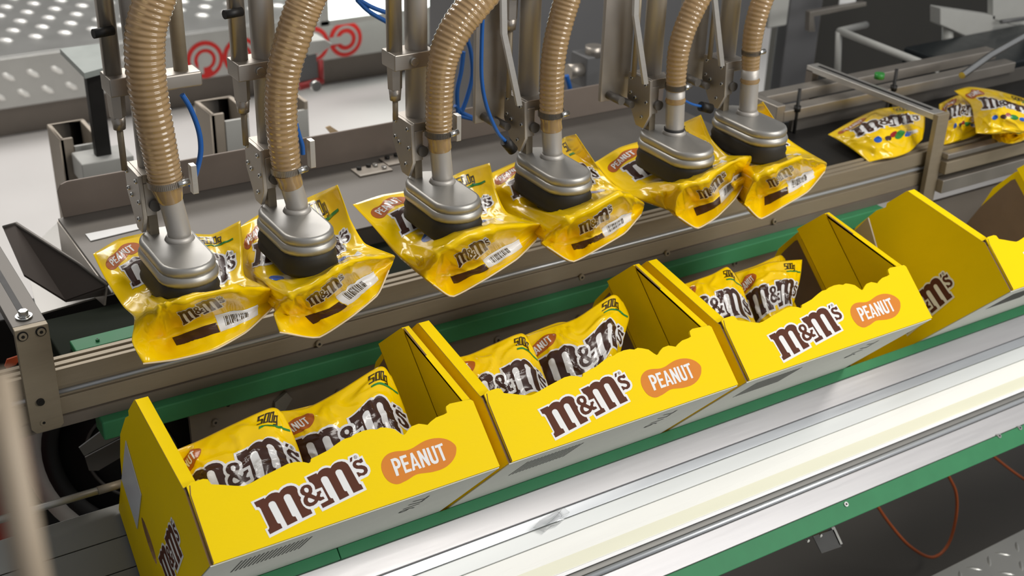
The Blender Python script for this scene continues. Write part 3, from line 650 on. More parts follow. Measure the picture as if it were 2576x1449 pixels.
    f = MB(); f.prism([(by - .008, .075), (by - .020, .06), (by - .024, .0), (by - .004, .0)], [], lambda a_, b_, q: (q, a_, b_), -.030, -.018); f.build('foot_lug', ALUD, t)
    for (yy, zz) in ((by + .018, bz - .008), (by - .020, bz - .010), (by - .024, .05), (by - .014, .022), (by + .006, .05), (by + .018, .055)):
        screw(t, (-.040, yy, zz), (-1, 0, 0), .0032, BOLTM, .0022, name='bracket_screw')
    f = MB(); f.cyl((-.022, by - .02, .045), (-.022, by - .036, .045), .008, 16); f.build('pivot_bolt', STEEL, t)
    f = MB(); f.cyl((bx, by + .004, bz - .002), (bx, by + .004, .52), .0165, 28); f.build('column', TUBEAL, t)
    # clamp collar high on the column with pneumatic rod left of it
    cz = {0: .205, 1: .196, 2: .178, 3: .255, 4: .330, 5: .33}[i]
    f = MB(); f.box((bx - .046, by - .018, cz - .012), (bx + .020, by + .024, cz + .012)); f.build('column_collar', BRKAL, t, .002)
    f = MB(); f.cyl((bx - .016, by - .018, cz), (bx - .016, by - .024, cz), .006, 16); f.build('collar_screw', BOLTM, t)
    f = MB(); f.cyl((bx - .034, by + .006, cz + .011), (bx - .034, by + .006, .55), .0115, 20); f.build('air_cylinder', BRKAL, t)
    f = MB(); f.cyl((bx - .034, by + .006, cz - .012), (bx - .034, by + .006, cz - .045), .0115, 6, .0105, smooth=False); f.cyl((bx - .034, by + .006, cz - .045), (bx - .034, by + .006, cz - .062), .0095, 18, .008); f.build('rod_nut', BRKAL, t)
    f = MB(); f.cyl((bx - .034, by + .006, bz - .002), (bx - .034, by + .006, cz - .06), .0042, 12); f.build('piston_rod', ALUD, t)
    if i >= 3:
        f = MB(); p = [Vector(v) for v in ((-.092, by - .03, .45), (-.080, by - .03, .20), (-.050, by - .03, .085))]
        for a0, a1 in zip(p[:-1], p[1:]):
            f.hexa([a0 + Vector(c) for c in ((-.0045, -.003, 0), (.0045, -.003, 0), (.0045, .003, 0), (-.0045, .003, 0))] + [a1 + Vector(c) for c in ((-.0045, -.003, 0), (.0045, -.003, 0), (.0045, .003, 0), (-.0045, .003, 0))])
        f.build('bent_flat_bar', ALU, t)
        f = MB(); f.box((-.088, by + .036, .04), (-.030, by + .044, .55)); f.build('back_plate', BRKAL, t, .001)
        f = MB(); f.cyl((-.072, by + .0, .050), (-.072, by + .038, .050), .007, 14); f.cyl((-.050, by + .0, .040), (-.050, by + .038, .040), .006, 14); f.build('hinge_pin', STEEL, t)
    if i == 0:
        f = MB(); f.box((.004, by - .018, cz - .014), (.062, by + .016, cz + .006)); f.build('collar_arm', BRKAL, t, .003)
        f = MB(); f.cyl((.040, by, cz + .006), (.040, by, .40), .0095, 20); f.build('guide_rod', ALUD, t)
    if i in (0, 1, 2):
        f = MB(); f.box((.024, .0, .058), (.032, .012, .098)); f.build('clamp_strap', ALU, t, .0008)
    if i in (0, 1):
        f = MB(); f.cyl((bx - .056, by - .01, .275), (bx - .030, by - .005, .275), .006, 14); f.build('hose_fitting', BLKM, t)

# air lines
def cable(name, label, pts, r, m, cat='air line', group=None, end=None):
    p0 = pts[0]; t = thing(name, label, cat, p0, group)
    f = MB(); f.tube(spline([np.array(p) - np.array(p0) for p in pts], 40), r, 10); f.build('line', m, t, fix=False)
    if end is not None:
        e = Vector(np.array(pts[-1]) - np.array(p0)); e0 = Vector(np.array(pts[-2]) - np.array(p0)); dd = (e - e0).normalized()
        f = MB(); f.cyl(e - dd * .002, e + dd * .022, .0085, 14); f.build('black_connector', BLKM, t)
    return t
G = 'blue air lines of the pickers'
cable('air_line', 'dark blue air line curving down right of the first hose', [PY(x, y, .41) for x, y in ((458, 238), (480, 275), (500, 330), (505, 380), (495, 430), (480, 470))], .0036, BLUE, group=G)
cable('air_line', 'short blue air line beside the lower end of the second hose', [PY(x, y, .42) for x, y in ((744, 310), (752, 340), (760, 365), (762, 388))], .0034, BLUE, group=G)
cable('air_line', 'long blue air line ending in a black plug on the fourth picker', [PY(x, y, .40) for x, y in ((1216, 10), (1212, 100), (1212, 200), (1225, 270), (1250, 330), (1272, 356))], .003, BLUE, group=G, end=1)
cable('air_line', 'blue air line with black plug between the fifth and sixth pickers', [PY(x, y, .42) for x, y in ((1712, 248), (1740, 262), (1765, 268))], .0024, BLUE, group=G, end=1)
for k, (lab, pp) in enumerate((('blue air line looping right of the third hose, outer loop', ((1168, 80), (1184, 130), (1188, 190), (1175, 245), (1160, 285))),
                               ('blue air line right of the third hose, inner loop', ((1166, 130), (1160, 180), (1150, 230), (1152, 285))),
                               ('blue air line lying on the tray lip right of the third hose', ((1145, 265), (1165, 285), (1195, 300), (1150, 290))),
                               ('thin blue air line crossing the bright window, upper one', ((895, -5), (940, 20), (985, 35))),
                               ('thin blue air line crossing the bright window, lower one', ((898, 0), (930, 30), (985, 62))))):
    cable('air_line', lab, [PY(x, y, .85) for x, y in pp], .0042, BLUE, group=G)
cable('air_line', 'faint blue air line below the grey valve behind the fourth hose', [PY(x, y, 1.2) for x, y in ((1425, 190), (1435, 235), (1428, 270))], .006, BLUE, group=G)
cable('air_line', 'blue air line at the right of the grey valve', [PY(x, y, 1.2) for x, y in ((1555, 180), (1545, 220), (1530, 235))], .006, BLUE, group=G)

# ================================================================== BAGS
NU, NV = 46, 44
CREASE = .0
def cr_grid(g, n, m):
    """Catmull-Rom refine control grid g (rows,cols,3) to (m+1, n+1, 3)"""
    def mix(pts, k):
        cr_ = np.array([list(p) for p in spline(pts, k)]); P = np.array([list(p) for p in pts]); u = np.linspace(0, len(P) - 1, k + 1)
        li = np.stack([np.interp(u, np.arange(len(P)), P[:, c]) for c in range(3)], 1)
        return cr_ * (1 - CREASE) + li * CREASE
    rows = [mix(r, n) for r in g]
    cols = []
    for j in range(n + 1): cols.append(mix([r[j] for r in rows], m))
    return np.stack(cols, 1)
def normals(G_):
    du = np.gradient(G_, axis=1); dv = np.gradient(G_, axis=0); n = np.cross(du, dv); return n / (np.linalg.norm(n, axis=2, keepdims=True) + 1e-9)
def subdivided(shapes_layers):
    """shapes in (u,t) space 0..1; cut along the sheet's grid lines and cell diagonals -> V(k,2), F, mat, layer"""
    bm = bmesh.new()
    lay = bm.faces.layers.int.new('lay')
    for sh, mi, ly in shapes_layers:
        V, F = tri(sh); vv = [bm.verts.new((p[0] * NU, p[1] * NV, 0)) for p in V]
        for f_ in F:
            try: fc = bm.faces.new([vv[i] for i in f_]); fc.material_index = mi; fc[lay] = ly
            except ValueError: pass
    def cut(co, no): bmesh.ops.bisect_plane(bm, geom=bm.verts[:] + bm.edges[:] + bm.faces[:], dist=1e-5, plane_co=co, plane_no=no)
    xs = [v.co.x for v in bm.verts]; ys = [v.co.y for v in bm.verts]
    for i in range(max(0, math.floor(min(xs))), math.ceil(max(xs)) + 1): cut((i, 0, 0), (1, 0, 0))
    for j in range(max(0, math.floor(min(ys))), math.ceil(max(ys)) + 1): cut((0, j, 0), (0, 1, 0))
    dmin = math.floor(min(a - b for a, b in zip(xs, ys))) - NV; dmax = math.ceil(max(xs) - min(ys))
    for k in range(-NV, NU + 1): cut((k, 0, 0), (1, -1, 0))
    bmesh.ops.triangulate(bm, faces=bm.faces[:])
    bm.verts.ensure_lookup_table(); bm.verts.index_update()
    # split verts per layer
    V = []; F = []; Mi = []; Ly = []; key = {}
    for fc in bm.faces:
        cm = fc.calc_center_median()
        if cm.x < 0 or cm.x > NU or cm.y < 0 or cm.y > NV: continue
        idx = []
        for v in fc.verts:
            kk = (v.index, fc[lay])
            if kk not in key: key[kk] = len(V); V.append((v.co.x, v.co.y)); Ly.append(fc[lay])
            idx.append(key[kk])
        F.append(tuple(idx)); Mi.append(fc.material_index)
    bm.free(); return np.array(V), F, Mi, np.array(Ly)
FMATS = [FWHT, FBRN, FORG, FGRN, FBLU, FINK, FRED]
BW, BH = .205, .185
def art_front():
    L = []
    def put(sh, s, ang, x, y, mi, ly, sy=None):
        L.append((xf(sh, s, ang, x, y, sy), mi, ly))
    put(LOGO_BACK0, 1.08, math.radians(-10), .109, .108, 0, 1, 1.15); put(LOGO0, 1.08, math.radians(-10), .109, .108, 1, 2, 1.15)
    put(PEAN_BACK0, .60, math.radians(14), .042, .156, 2, 1); put(PEAN0, .60, math.radians(14), .042, .156, 0, 2)
    put(strokes(G500, .30), .0078, 0, .140, .1605, 5, 2)
    put([([(.142, .152), (.190, .153), (.190, .1565), (.142, .1555)], [])], 1, 0, 0, 0, 3, 2)
    # plain sweets, no faces
    for cx_, cy_, r_, mi in ((.066, .052, .011, 4), (.094, .050, .010, 1), (.126, .050, .013, 3), (.150, .046, .010, 4), (.110, .056, .009, 6)):
        put([([(cx_ + r_ * math.cos(k * .5236), cy_ + r_ * .8 * math.sin(k * .5236)) for k in range(12)], [])], 1, 0, 0, 0, mi, 1)
    put([([(.155, .040), (.185, .044), (.184, .056), (.154, .052)], [])], 1, 0, 0, 0, 0, 1)
    return L
def map_art(L, fn): return [([([fn(p) for p in a], [[fn(p) for p in h] for h in hs]) for a, hs in sh], mi, ly) for sh, mi, ly in L]
def tbox(dist):
    return dist / .135
def _dens(sh, n=3):
    out = []
    for a, hs in sh:
        g = lambda l: [((1 - k / n) * l[i][0] + k / n * l[(i + 1) % len(l)][0], (1 - k / n) * l[i][1] + k / n * l[(i + 1) % len(l)][1]) for i in range(len(l)) for k in range(n)]
        out.append((g(a), [g(h) for h in hs]))
    return out
ART_BOX = subdivided(map_art([(_dens(sh, 2), mi, ly) for sh, mi, ly in art_front()], lambda p: ((p[0] - .028) / .165, tbox(BH - p[1]))))
ART_FLAT = subdivided(map_art(art_front(), lambda p: (p[0] / BW, 1 - p[1] / BH)))
def bt(b):
    tab = [(1, 0), (.72, 1), (.36, 2), (0, 3), (-.22, 4), (-.45, 5)]
    for (b0, t0), (b1, t1) in zip(tab[:-1], tab[1:]):
        if b >= b1: return (t0 + (b - b0) / (b1 - b0) * (t1 - t0)) / 5
    return 1
def art_gusset():
    L = []
    s = .30
    L.append((xf(LOGO_BACK0, .40, 0, .108, -.022), 0, 1)); L.append((xf(LOGO0, .40, 0, .108, -.022), 1, 2))
    L.append(([([(.062, -.062), (.118, -.062), (.118, -.046), (.062, -.046)], [])], 1, 1))
    L.append(([([(.119, -.062), (.176, -.062), (.176, -.036), (.119, -.036)], [])], 0, 1))
    rng = random.Random(3); x = .128
    bars = []
    while x < .158:
        w_ = rng.choice((.0005, .0009, .0013)); bars.append(([(x, -.055), (x + w_, -.055), (x + w_, -.040), (x, -.040)], [])); x += w_ + rng.choice((.0006, .001, .0014))
    L.append((bars, 5, 2))
    return L
def densify(sh, n=3):
    out = []
    for a, hs in sh:
        g = lambda l: [((1 - k / n) * l[i][0] + k / n * l[(i + 1) % len(l)][0], (1 - k / n) * l[i][1] + k / n * l[(i + 1) % len(l)][1]) for i in range(len(l)) for k in range(n)]
        out.append((g(a), [g(h) for h in hs]))
    return out
_hl = [(densify(sh, 2), mi, ly) for sh, mi, ly in art_front() + art_gusset()]
ART_HELD = subdivided(map_art(_hl, lambda p: (p[0] / BW, bt(p[1] / BH))))

def sheet_eval(G_, N_, V, off):
    x = np.clip(V[:, 0], 0, NU - 1e-6); y = np.clip(V[:, 1], 0, NV - 1e-6)
    i = np.floor(x).astype(int); j = np.floor(y).astype(int); fx = x - i; fy = y - j
    def q(Gr):
        a, b, c, d = Gr[j, i], Gr[j, i + 1], Gr[j + 1, i + 1], Gr[j + 1, i]
        fx_, fy_ = fx[:, None], fy[:, None]
        up = a * (1 - fx_) + b * (fx_ - fy_) + c * fy_          # fx >= fy triangle (a,b,c)
        lo = a * (1 - fy_) + d * (fy_ - fx_) + c * fx_          # fx <  fy triangle (a,d,c)
        return np.where(fx_ >= fy_, up, lo)
    n = q(N_); n /= np.linalg.norm(n, axis=1, keepdims=True) + 1e-9
    return q(G_) + n * off[:, None]
def make_bag(label, group, front_ctl, back_off, art, seed, wr=.0022, name='candy_bag', flip=1, seam=True):
    """front_ctl: control grid rows(top->bottom) x cols; back_off: vector pushing the hidden sheet away"""
    Gf = cr_grid(front_ctl, NU, NV)
    n = normals(Gf) * flip
    # make the normals look at the camera side
    if np.mean(np.sum(n * (CAM - Gf), axis=2)) < 0: n = -n
    jj, ii = np.meshgrid(np.arange(NV + 1) / NV, np.arange(NU + 1) / NU, indexing='ij')
    edge = np.clip(np.minimum(np.minimum(ii, 1 - ii) * 9, np.minimum(jj, 1 - jj) * 9), 0, 1)
    wv = np.zeros_like(ii)
    for j in range(NV + 1):
        for i in range(NU + 1):
            p = Vector((i / NU * 5 + seed * 7.3, j / NV * 4, seed * 3.1))
            a = 1 - abs(noise.noise(p + Vector((noise.noise(p * .7) * 1.6, noise.noise(p * .6 + Vector((9, 2, 1))) * 1.2, 0)))) * 2.6
            b = noise.noise(p * 2.1 + Vector((3, 8, 1)))
            wv[j, i] = max(a, 0) ** 3 * 1.15 - .5 + b * .55
    Gf = Gf + n * (wv * edge * wr)[..., None]
    if seam == 1:
        cz_ = np.zeros_like(ii); rg = random.Random(seed)
        for (a, b), (c, d), amp, wid in (((.03, .93), (.26, .60), .0065, .05), ((.26, .60), (.55, .575), .0050, .04), ((.55, .575), (.97, .60), .0060, .045), ((.27, .60), (.36, .86), -.0050, .045),
                                         ((.10, .22), (.27, .58), .0050, .045), ((.72, .30), (.95, .58), -.0045, .05), ((.36, .86), (.62, .97), .0035, .05), ((.93, .62), (.70, .93), .0045, .045)):
            j_ = lambda v: v + rg.uniform(-.03, .03)
            a, b, c, d = a, b, j_(c), j_(d)
            L2 = (c - a) ** 2 + (d - b) ** 2; tt = np.clip(((ii - a) * (c - a) + (jj - b) * (d - b)) / L2, 0, 1)
            dist = np.hypot(ii - a - tt * (c - a), jj - b - tt * (d - b)); cz_ += amp * .45 * np.clip(1 - dist / (wid * .9), 0, 1)
        Gf = Gf + n * (cz_ * np.clip(edge * 1.5, 0, 1))[..., None]
    # crimped seals at left and right ends
    cr = np.where((ii < .045) | (ii > .955), 1, 0) * np.sin(jj * NV * math.pi) * .0005
    Gf = Gf + n * cr[..., None]
    nf = normals(Gf)
    if np.mean(np.sum(nf * n, axis=2)) < 0: nf = -nf
    bul = (np.sin(np.pi * ii) * np.sin(np.pi * jj)) ** .6
    Gb = Gf - n * .0008 + np.array(back_off)[None, None, :] * bul[..., None] + n * (wv * edge * -wr * .5)[..., None]
    base = front_ctl[len(front_ctl) // 2][2]
    t = thing(name, label, 'candy bag', base, group)
    loc = np.array(base)
    nv = (NV + 1) * (NU + 1); idx = lambda j, i: j * (NU + 1) + i
    vs = np.concatenate([(Gf - loc).reshape(-1, 3), (Gb - loc).reshape(-1, 3)])
    fs = []
    for j in range(NV):
        for i in range(NU):
            a, b, c, d = idx(j, i), idx(j, i + 1), idx(j + 1, i + 1), idx(j + 1, i)
            fs.append((a, b, c)); fs.append((a, c, d)); fs.append((a + nv, c + nv, b + nv)); fs.append((a + nv, d + nv, c + nv))
    bd = [idx(0, i) for i in range(NU)] + [idx(j, NU) for j in range(NV)] + [idx(NV, i) for i in range(NU, 0, -1)] + [idx(j, 0) for j in range(NV, 0, -1)]
    for k in range(len(bd)):
        a, b = bd[k], bd[(k + 1) % len(bd)]; fs.append((a, b, b + nv, a + nv))
    me = bpy.data.meshes.new('film_pouch'); me.from_pydata(vs.tolist(), [], fs); me.materials.append(FILM)
    me.polygons.foreach_set('use_smooth', [True] * len(fs)); me.update()
    bm = bmesh.new(); bm.from_mesh(me); bmesh.ops.recalc_face_normals(bm, faces=bm.faces); bm.to_mesh(me); bm.free()
    o = bpy.data.objects.new('film_pouch', me); COL.objects.link(o); o.parent = t
    if art is not None:
        V, F, Mi, Ly = art
        P = sheet_eval(Gf - loc, nf, V, Ly * .00028)
        me = bpy.data.meshes.new('printed_artwork'); me.from_pydata(P.tolist(), [], F)
        for m in FMATS: me.materials.append(m)
        me.polygons.foreach_set('material_index', Mi); me.polygons.foreach_set('use_smooth', [True] * len(F)); me.update()
        # orient faces outward
        o2 = bpy.data.objects.new('printed_artwork', me); COL.objects.link(o2); o2.parent = t
    if seam:
        f = MB()
        for i0, i1 in ((0, 0),):
            pass
        f.tube([Vector(Gf[NV, i] - loc) for i in range(0, NU + 1, 2)], .0013, 6); f.build('bottom_seal', CRIMP if seam == 1 else FILM, t, fix=False)
    return t

HELD = [
    [[(235, 638), (300, 600), (400, 580), (530, 590), (604, 555)], [(265, 700), (330, 660), (430, 640), (540, 640), (609, 620)], [(310, 770), (370, 735), (450, 735), (560, 730), (615, 695)],
     [(338, 800), (400, 772), (470, 752), (590, 722), (688, 728)], [(333, 860), (410, 850), (510, 812), (615, 785), (692, 752)], [(360, 915), (440, 905), (540, 880), (620, 835), (685, 775)]],
    [[(597, 575), (650, 540), (720, 520), (790, 490), (848, 465)], [(605, 650), (660, 610), (740, 600), (830, 600), (880, 550)], [(612, 700), (660, 690), (750, 680), (850, 650), (917, 612)],
     [(690, 775), (722, 752), (795, 712), (885, 655), (992, 642)], [(690, 792), (745, 792), (822, 772), (905, 712), (990, 656)], [(703, 836), (800, 850), (880, 800), (950, 742), (978, 680)]],
    [[(888, 514), (960, 490), (1080, 470), (1165, 430), (1231, 410)], [(940, 570), (1010, 530), (1100, 510), (1190, 500), (1246, 478)], [(1000, 640), (1045, 600), (1105, 560), (1200, 548), (1275, 535)],
     [(1055, 690), (1102, 640), (1165, 598), (1245, 572), (1358, 562)], [(1078, 705), (1115, 692), (1190, 672), (1270, 628), (1358, 578)], [(1090, 716), (1138, 747), (1222, 702), (1300, 652), (1348, 605)]],
    [[(1225, 440), (1290, 410), (1380, 380), (1420, 345), (1448, 338)], [(1235, 480), (1300, 450), (1390, 430), (1460, 410), (1507, 425)], [(1265, 535), (1330, 510), (1400, 490), (1480, 475), (1545, 465)],
     [(1362, 600), (1420, 562), (1482, 528), (1562, 486), (1618, 508)], [(1364, 610), (1420, 612), (1492, 592), (1562, 552), (1620, 520)], [(1375, 620), (1440, 659), (1512, 622), (1572, 586), (1612, 540)]],
    [[(1497, 408), (1560, 370), (1660, 340), (1720, 308), (1762, 289)], [(1530, 450), (1590, 410), (1680, 380), (1750, 360), (1788, 348)], [(1580, 490), (1640, 455), (1700, 435), (1770, 420), (1830, 390)],
     [(1690, 532), (1712, 472), (1772, 452), (1842, 406), (1890, 392)], [(1700, 538), (1730, 518), (1792, 502), (1847, 452), (1886, 422)], [(1706, 545), (1754, 575), (1802, 547), (1847, 502), (1876, 456)]],
    [[(1762, 380), (1800, 340), (1870, 310), (1898, 268), (1918, 256)], [(1775, 400), (1830, 370), (1890, 360), (1945, 350), (1978, 345)], [(1800, 440), (1850, 410), (1900, 400), (1960, 386), (2022, 376)],
     [(1868, 508), (1896, 452), (1942, 427), (2012, 396), (2078, 408)], [(1872, 512), (1912, 492), (1962, 472), (2022, 442), (2079, 418)], [(1880, 520), (1913, 551), (1966, 522), (2032, 482), (2074, 432)]],
]
HL = ['first lifted yellow bag from the left, its lowest corner at bottom left', 'second lifted yellow bag from the left, corner flap upright behind its cup',
      'third lifted yellow bag from the left, pointed corner over the tray', 'fourth lifted yellow bag from the left, narrow curled corner flap',
      'fifth lifted yellow bag from the left, gusset folded deep in the middle', 'sixth lifted yellow bag, rightmost one hanging from a cup']
CREASE = .6
YR = [[.43, .45, .45, .45, .45], [.40, 0, 0, 0, .41], [.36, 0, 0, 0, .36], [.30, .262, .252, .265, .31], [.288, .328, .308, .308, .325], [.283, .274, .274, .286, .305]]
for i, g in enumerate(HELD):
    ctl = []
    for r_, row in enumerate(g):
        line = []
        for c_, (x, y) in enumerate(row):
            if r_ == 0 and 0 < c_ < 4:
                p = PZ(x, y, .168)
            elif YR[r_][c_] == 0:
                p = PZ(x, y, .163 if r_ == 1 else .160)
                if p[1] < .292: p = PY(x, y, .292)
                if p[1] > .44: p = PY(x, y, .44)
            else: p = PY(x, y, YR[r_][c_] - (.018 if (r_ == 3 and 0 < c_ < 4) else 0) + ((.065 if c_ == 0 else .0) if (i % 2 and r_ < 3) else 0))
            line.append(p)
        ctl.append(line)
    # pull interior rows to just under the cup
    make_bag(HL[i], 'lifted yellow bags under the suction cups', ctl, (.0, .055, -.035), ART_HELD, 1 + i, .0034)

CREASE = .25
def boxbag(label, rows, ds, seed, x0, extra, group='yellow bags standing in the cartons', art=ART_BOX):
    ctl = []
    for r_, row in enumerate(rows):
        line = []
        for c_, (x, y) in enumerate(row):
            q_ = PP(x, y, DV, ds[r_][c_] + extra); q_[0] = min(max(q_[0], x0 + .021), x0 + CL - .032); line.append(q_)
        ctl.append(line)
    for _ in range(2):
        new = []
        for a_, b_ in zip(ctl[-2], ctl[-1]):
            st = a_ - b_; hh_ = float(b_ @ HV); k = min(1, max(.05, (hh_ - .008) / .036)); hst = HV * .036 * k
            new.append(b_ - hst)
        ctl.append(new)
    cols_ = []
    for c_ in range(5):
        P_ = np.array([ctl[r_][c_] for r_ in range(len(ctl))]); L_ = np.concatenate([[0], np.cumsum(np.linalg.norm(np.diff(P_, axis=0), axis=1))])
        cols_.append([np.array([np.interp(k_ * min(.027, L_[-1] / 5), L_, P_[:, a_]) for a_ in range(3)]) for k_ in range(6)])
    ctl = [[cols_[c_][r_] for c_ in range(5)] for r_ in range(6)]
    make_bag(label, group, ctl, tuple(DV * .042), art, seed, .0026, seam=0)
DSF = [[.05, .040, .036, .036, .040], [.045, .020, .016, .018, .032], [.04, .012, .008, .010, .028], [.04, .016, .012, .014, .028]]
boxbag('front left bag in the nearest carton, beside the taped carton end', [[(415, 1142), (500, 1108), (575, 1072), (680, 1026), (712, 1038)], [(425, 1180), (500, 1150), (585, 1120), (665, 1090), (732, 1080)], [(440, 1215), (520, 1195), (605, 1170), (690, 1145), (752, 1130)], [(455, 1255), (540, 1240), (620, 1222), (705, 1200), (770, 1185)]], DSF, 11, 0, .05)
boxbag('front right bag in the nearest carton, tallest one there', [[(700, 1035), (770, 1026), (850, 985), (955, 922), (985, 946)], [(712, 1085), (790, 1060), (870, 1030), (950, 1000), (1008, 1000)], [(730, 1130), (810, 1108), (890, 1080), (970, 1055), (1030, 1060)], [(750, 1170), (830, 1150), (910, 1125), (990, 1100), (1046, 1110)]],
       [[d_ + .012 for d_ in r_] for r_ in DSF], 12, 0, .05)
boxbag('front left bag in the second carton, partly hidden by its end flap', [[(1120, 905), (1180, 892), (1240, 866), (1312, 838), (1338, 868)], [(1130, 945), (1195, 925), (1255, 905), (1315, 890), (1352, 900)], [(1145, 985), (1210, 965), (1270, 950), (1330, 935), (1370, 945)], [(1160, 1025), (1225, 1005), (1285, 992), (1345, 978), (1386, 990)]], DSF, 13, .4045, .07)
boxbag('front right bag in the second carton, corner raised beside the fold', [[(1322, 845), (1385, 822), (1450, 800), (1540, 742), (1568, 760)], [(1335, 890), (1400, 860), (1465, 835), (1530, 815), (1585, 800)], [(1350, 930), (1415, 900), (1480, 875), (1540, 860), (1568, 850)], [(1365, 970), (1430, 940), (1495, 915), (1545, 905), (1560, 905)]],
       [[d_ + .010 for d_ in r_] for r_ in DSF], 14, .4045, .07)
boxbag('front left bag in the third carton, beside the shared carton walls', [[(1700, 722), (1745, 706), (1790, 690), (1828, 671), (1846, 686)], [(1710, 760), (1750, 740), (1795, 722), (1840, 712), (1868, 722)], [(1722, 795), (1765, 775), (1808, 758), (1850, 748), (1884, 770)], [(1735, 830), (1778, 812), (1820, 798), (1860, 790), (1896, 800)]], DSF, 15, .8115, .085)
boxbag('front right bag in the third carton, lettering crumpled', [[(1848, 688), (1890, 675), (1935, 660), (1985, 655), (2018, 653)], [(1862, 715), (1905, 705), (1950, 698), (1990, 690), (2014, 700)], [(1875, 760), (1915, 748), (1955, 738), (1985, 735), (2002, 742)], [(1890, 800), (1928, 788), (1962, 778), (1985, 775), (1996, 782)]],
       [[d_ + .010 for d_ in r_] for r_ in DSF], 16, .8115, .085)
# bags behind the front ones (only their top edges show)
DSB = [[d_ + .07 for d_ in r_] for r_ in DSF]
boxbag('bag standing behind the two front bags of the nearest carton', [[(470, 1135), (560, 1088), (650, 1052), (740, 1030), (815, 1012)], [(480, 1170), (570, 1130), (660, 1095), (745, 1075), (825, 1055)], [(490, 1210), (580, 1170), (670, 1140), (755, 1115), (835, 1100)], [(500, 1250), (590, 1215), (680, 1185), (765, 1160), (845, 1145)]], DSB, 21, 0, .05, 'yellow bags standing in the cartons', None)
boxbag('bag standing behind the two front bags of the second carton', [[(1140, 902), (1210, 885), (1290, 855), (1400, 812), (1445, 812)], [(1150, 940), (1220, 925), (1300, 895), (1400, 860), (1455, 855)], [(1160, 980), (1230, 965), (1310, 935), (1410, 900), (1465, 895)], [(1170, 1020), (1240, 1005), (1320, 975), (1420, 940), (1475, 935)]], DSB, 22, .4045, .07, 'yellow bags standing in the cartons', None)
boxbag('bag with a small pointed corner behind the front bags of the third carton', [[(1800, 700), (1850, 685), (1900, 668), (1960, 642), (1975, 650)], [(1810, 730), (1860, 715), (1910, 700), (1960, 690), (1985, 690)], [(1820, 760), (1870, 745), (1920, 730), (1970, 720), (1990, 720)], [(1830, 790), (1880, 775), (1930, 760), (1975, 752), (1995, 752)]], DSB, 23, .8115, .085, 'yellow bags standing in the cartons', None)

# bags lying on the feed conveyor at right
def flatbag(label, rows, seed, zs):
    ctl = [[PZ(x, y, z) for (x, y), z in zip(row, zr)] for row, zr in zip(rows, zs)]
    make_bag(label, 'yellow bags lying on the feed belt', ctl, (0, .0, -.03), ART_FLAT, seed, .004, seam=0)
ZF = [[.02, .03, .03, .03, .025], [.02, .055, .06, .055, .03], [.02, .05, .06, .05, .025], [.012, .02, .02, .02, .015]]
flatbag('yellow bag on the feed belt left of the frame post, strong glare on top', [[(2083, 338), (2150, 300), (2205, 275), (2260, 268), (2318, 262)], [(2105, 350), (2165, 318), (2220, 300), (2275, 290), (2326, 290)], [(2140, 372), (2190, 348), (2240, 335), (2285, 322), (2326, 320)], [(2186, 407), (2225, 398), (2255, 394), (2290, 380), (2321, 350)]], 31, ZF)
flatbag('yellow bag on the feed belt right behind the frame post', [[(2362, 262), (2395, 245), (2425, 235), (2460, 240), (2490, 262)], [(2362, 295), (2395, 275), (2425, 268), (2455, 272), (2480, 290)], [(2362, 330), (2395, 312), (2420, 305), (2450, 305), (2475, 310)], [(2362, 366), (2395, 358), (2425, 348), (2450, 340), (2472, 330)]], 32, ZF)
flatbag('yellow bag at the right picture edge on the feed belt', [[(2400, 228), (2440, 218), (2500, 226), (2560, 242), (2620, 262)], [(2440, 262), (2480, 250), (2520, 255), (2570, 270), (2620, 285)], [(2450, 300), (2490, 290), (2530, 285), (2575, 292), (2615, 305)], [(2455, 335), (2495, 335), (2535, 330), (2575, 330), (2612, 330)]], 33, [[z + .045 for z in r_] for r_ in ZF])
flatbag('small stretch of yellow bag below the others at the right edge', [[(2490, 300), (2520, 295), (2550, 292), (2580, 292), (2620, 295)], [(2492, 320), (2520, 316), (2550, 312), (2580, 312), (2620, 315)], [(2494, 335), (2520, 332), (2550, 330), (2580, 328), (2620, 330)], [(2496, 350), (2520, 350), (2550, 346), (2580, 342), (2620, 340)]], 34, ZF)

# ================================================================== FEED CONVEYOR AT RIGHT
t = thing('feed_conveyor', 'feed conveyor with grey rails at right carrying yellow bags', 'conveyor', (1.8, .7, 0))
f = MB(); f.box((-.33, -.155, -.02), (1.6, .10, .0)); f.build('dark_belt', BLKM, t, .002)
for y0, y1, z0, z1 in ((.04, .075, .03, .055), (.10, .135, .045, .07)):
    f = MB(); f.box((-.24, y0, z0), (.52, y1, z1)); f.build('rear_rail', BRKAL, t, .002)
f = MB(); f.box((-.26, .04, .03), (-.235, .135, .07)); f.build('rail_end', BRKAL, t, .002)
f = MB(); f.box((-.2, .05, -.06), (1.6, .06, .03)); f.build('rear_side_plate', STEEL, t)
f = MB(); f.cyl((.0, -.0, .0), (.0, .0, .0001), .001); 
f = MB(); a_ = rel(PZ(2420, 190, .09), t); f.tube([a_, rel(PZ(2490, 140, .11), t), rel(PZ(2570, 95, .13), t), rel(PZ(2640, 60, .13), t)], .008, 14); f.build('guide_rod', BOLTM, t, fix=False)
for px, py in ((2008, 225), (2255, 150)):
    c = rel(PY(px, py + 30, .74), t); f = MB(); f.cyl((c[0], c[1], -.02), (c[0], c[1], .10), .004, 10); f.cyl((c[0], c[1], .05), (c[0], c[1], .062), .008, 10); f.build('guide_stud', BLKM, t)
t = thing('overhead_guide_frame', 'grey slotted cross beam on an upright post over the feed belt', 'frame', (1.735, .49, -.10))
f = MB(); f.box((.0, .0, .187), (.033, .37, .20)); f.build('cross_beam', ALU, t, .001)
f = MB(); f.box((.013, .02, .20), (.021, .35, .2008)); f.build('beam_slot', BLKM, t)
